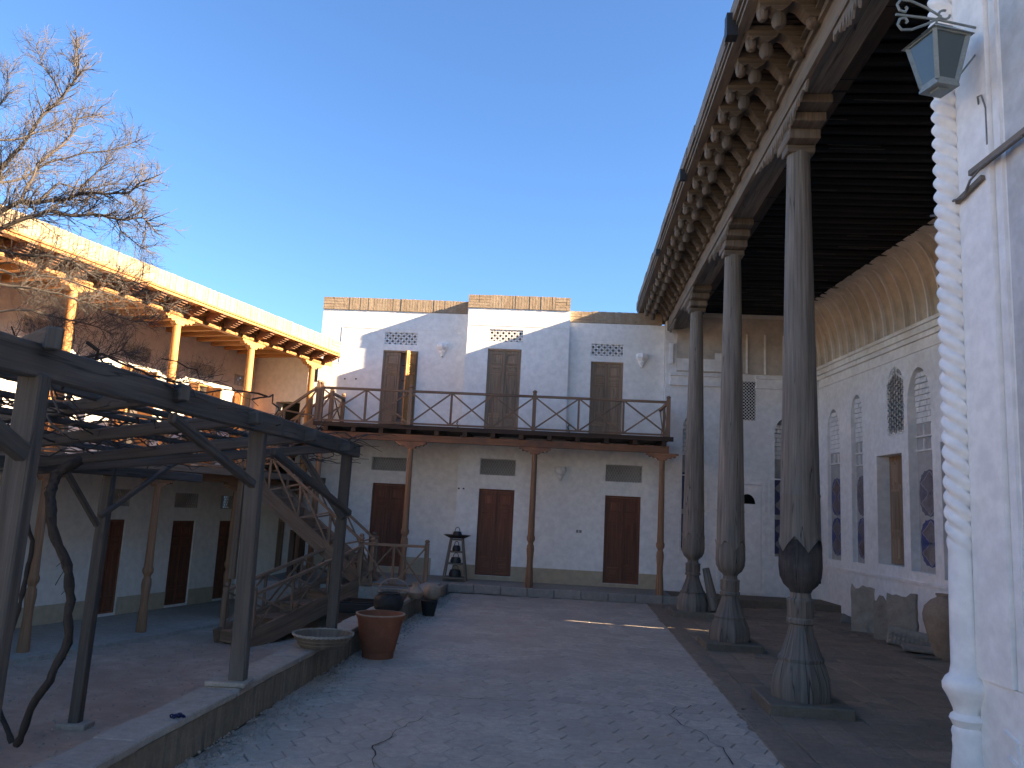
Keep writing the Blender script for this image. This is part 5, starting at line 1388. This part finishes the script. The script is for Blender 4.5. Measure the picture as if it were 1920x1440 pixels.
# ================================================================= STONES, JAR AND LOG UNDER THE PORTICO
def slab(label, name, base, w, t_, h, lean, rz, seed, mat=STONE, cat='stone slab', group='broken stone slabs leaning on the portico wall'):
    b = B(); nx_, nz_ = 6, 8; rs = random.Random(seed); grid = {}
    top = [h*(1-.14*rs.random()) for _ in range(nx_+1)]
    for s_ in (0, 1):
        for j in range(nz_+1):
            for i in range(nx_+1):
                x = (i/nx_-.5)*w; z = j/nz_*top[i]; e = .012*noise.noise((x*7+seed, z*7, s_*3)); ex = .02*noise.noise((z*6, seed, 3))*(1 if i in (0, nx_) else 0)
                grid[(s_, i, j)] = b.vert((x+ex, (s_*t_)+e, z))
    def F(*k): b.face([grid[a] for a in k], [(0, 0)]*4)
    for j in range(nz_):
        for i in range(nx_):
            F((0, i, j), (0, i+1, j), (0, i+1, j+1), (0, i, j+1)); F((1, i, j), (1, i, j+1), (1, i+1, j+1), (1, i+1, j))
        F((0, 0, j), (0, 0, j+1), (1, 0, j+1), (1, 0, j)); F((0, nx_, j), (1, nx_, j), (1, nx_, j+1), (0, nx_, j+1))
    for i in range(nx_): F((0, i, nz_), (0, i+1, nz_), (1, i+1, nz_), (1, i, nz_)); F((0, i, 0), (1, i, 0), (1, i+1, 0), (0, i+1, 0))
    o = b.build(name, mat); o.location = base; o.rotation_euler = (lean, 0, rz); return tag(o, label, cat, group)
def up(px_, py_): q_ = on_z(px_, py_, .012); return (q_.x, q_.y, .012)
slab('leftmost upright grey stone slab leaning on the portico wall, with ragged top', 'stone_slab', up(1618, 1185), .34, .14, .74, -.08, R(-28), 1)
slab('narrow grey stone slab in the middle of the leaning group by the portico wall', 'stone_slab', up(1655, 1200), .24, .18, .64, -.10, R(-30), 2)
slab('rightmost and roughest stone slab of the leaning group, with a bulging broken edge', 'stone_slab', up(1690, 1207), .38, .26, .72, -.12, R(-34), 3)
b_ = on_z(1583, 1168, .0); b = B(); b.hexa([(-.09, -.06, 0), (.09, -.05, 0), (.08, .07, 0), (-.06, .06, 0), (-.02, -.02, .15), (.03, -.02, .13), (.03, .02, .12), (-.01, .02, .14)]); o = b.build('stone_chip', KERBT); o.location = (b_.x, b_.y, .012); tag(o, 'small pale pointed stone chip left of the leaning slabs', 'stone')
cbk = thing('carved_block', 'tilted grey carved stone block with rows of small notches right of the leaning slabs', 'carved stone', loc=up(1706, 1215), rotz=R(-32))
b = B(); b.box(-.30, .30, 0, .16, 0, .25); o = b.build('block', STONE, cbk, rot=(-.35, .12, 0), bevel=.01)
b = B()
for r_ in range(3):
    for k in range(10): b.box(-.27+k*.055, -.245+k*.055, -.022, -.0005, .02+r_*.055, .06+r_*.055)
b.build('carved_teeth', KERBT, cbk, rot=(-.35, .12, 0), kind='stuff')
b = B(); b.box(-.3, .3, -.15, .15, 0, .045); o = b.build('flat_slab', STONE, bevel=.01); q_ = up(1738, 1226); o.location = (q_[0], q_[1], .04); o.rotation_euler = (.06, .04, R(-20)); tag(o, 'flat chipped slab lying in front of the clay amphora', 'stone slab')
b = B(); b.box(-.28, .28, -.03, .03, 0, .02); o = b.build('thin_plank', CARVED); q_ = up(1742, 1233); o.location = (q_[0], q_[1]-.15, .018); o.rotation_euler = (0, 0, R(-6)); tag(o, 'thin grey plank on the floor beside the flat chipped slab', 'plank')
b = B(); b.box(-.28, .28, -.14, .14, 0, .10); o = b.build('rubble_block', KERBB, bevel=.02); q_ = up(1733, 1214); o.location = (q_[0]+.05, q_[1]+.1, .03); o.rotation_euler = (.1, .1, R(-25)); tag(o, 'dark stone block behind the carved block by the wall', 'stone')
ap = on_z(1765, 1232, .0)
pot('amphora', 'tall tan clay amphora half hidden behind the white rope column', 'jar', (5.72, 10.55, .01), [(.02, 0), (.10, 0), (.13, .08), (.20, .30), (.245, .48), (.25, .56), (.225, .66), (.15, .74), (.085, .775), (.075, .79), (.09, .81), (.09, .825), (.06, .825), (.05, .78)], CLAY, 30)
b = B(); q0 = PF.w(6.25, -.34, .12); q1 = PF.w(6.42, -.22, .80); b.tube([q0, q0.lerp(q1, .3)+Vector((.01, 0, 0)), q1], [.075, .085, .06], 10); o = b.build('split_log', CARVED, smooth=True); tag(o, 'split pale log leaning on the foot of the farthest column', 'log')
b = B(); b.box(-.07, .07, -.012, .012, 0, .012); o = b.build('drain_slot', CAST); q_ = on_z(1405, 1331, .006); o.location = (q_.x, q_.y, .004); o.rotation_euler = (0, 0, .1); tag(o, 'small black slot cover in the paving near the front column', 'drain')
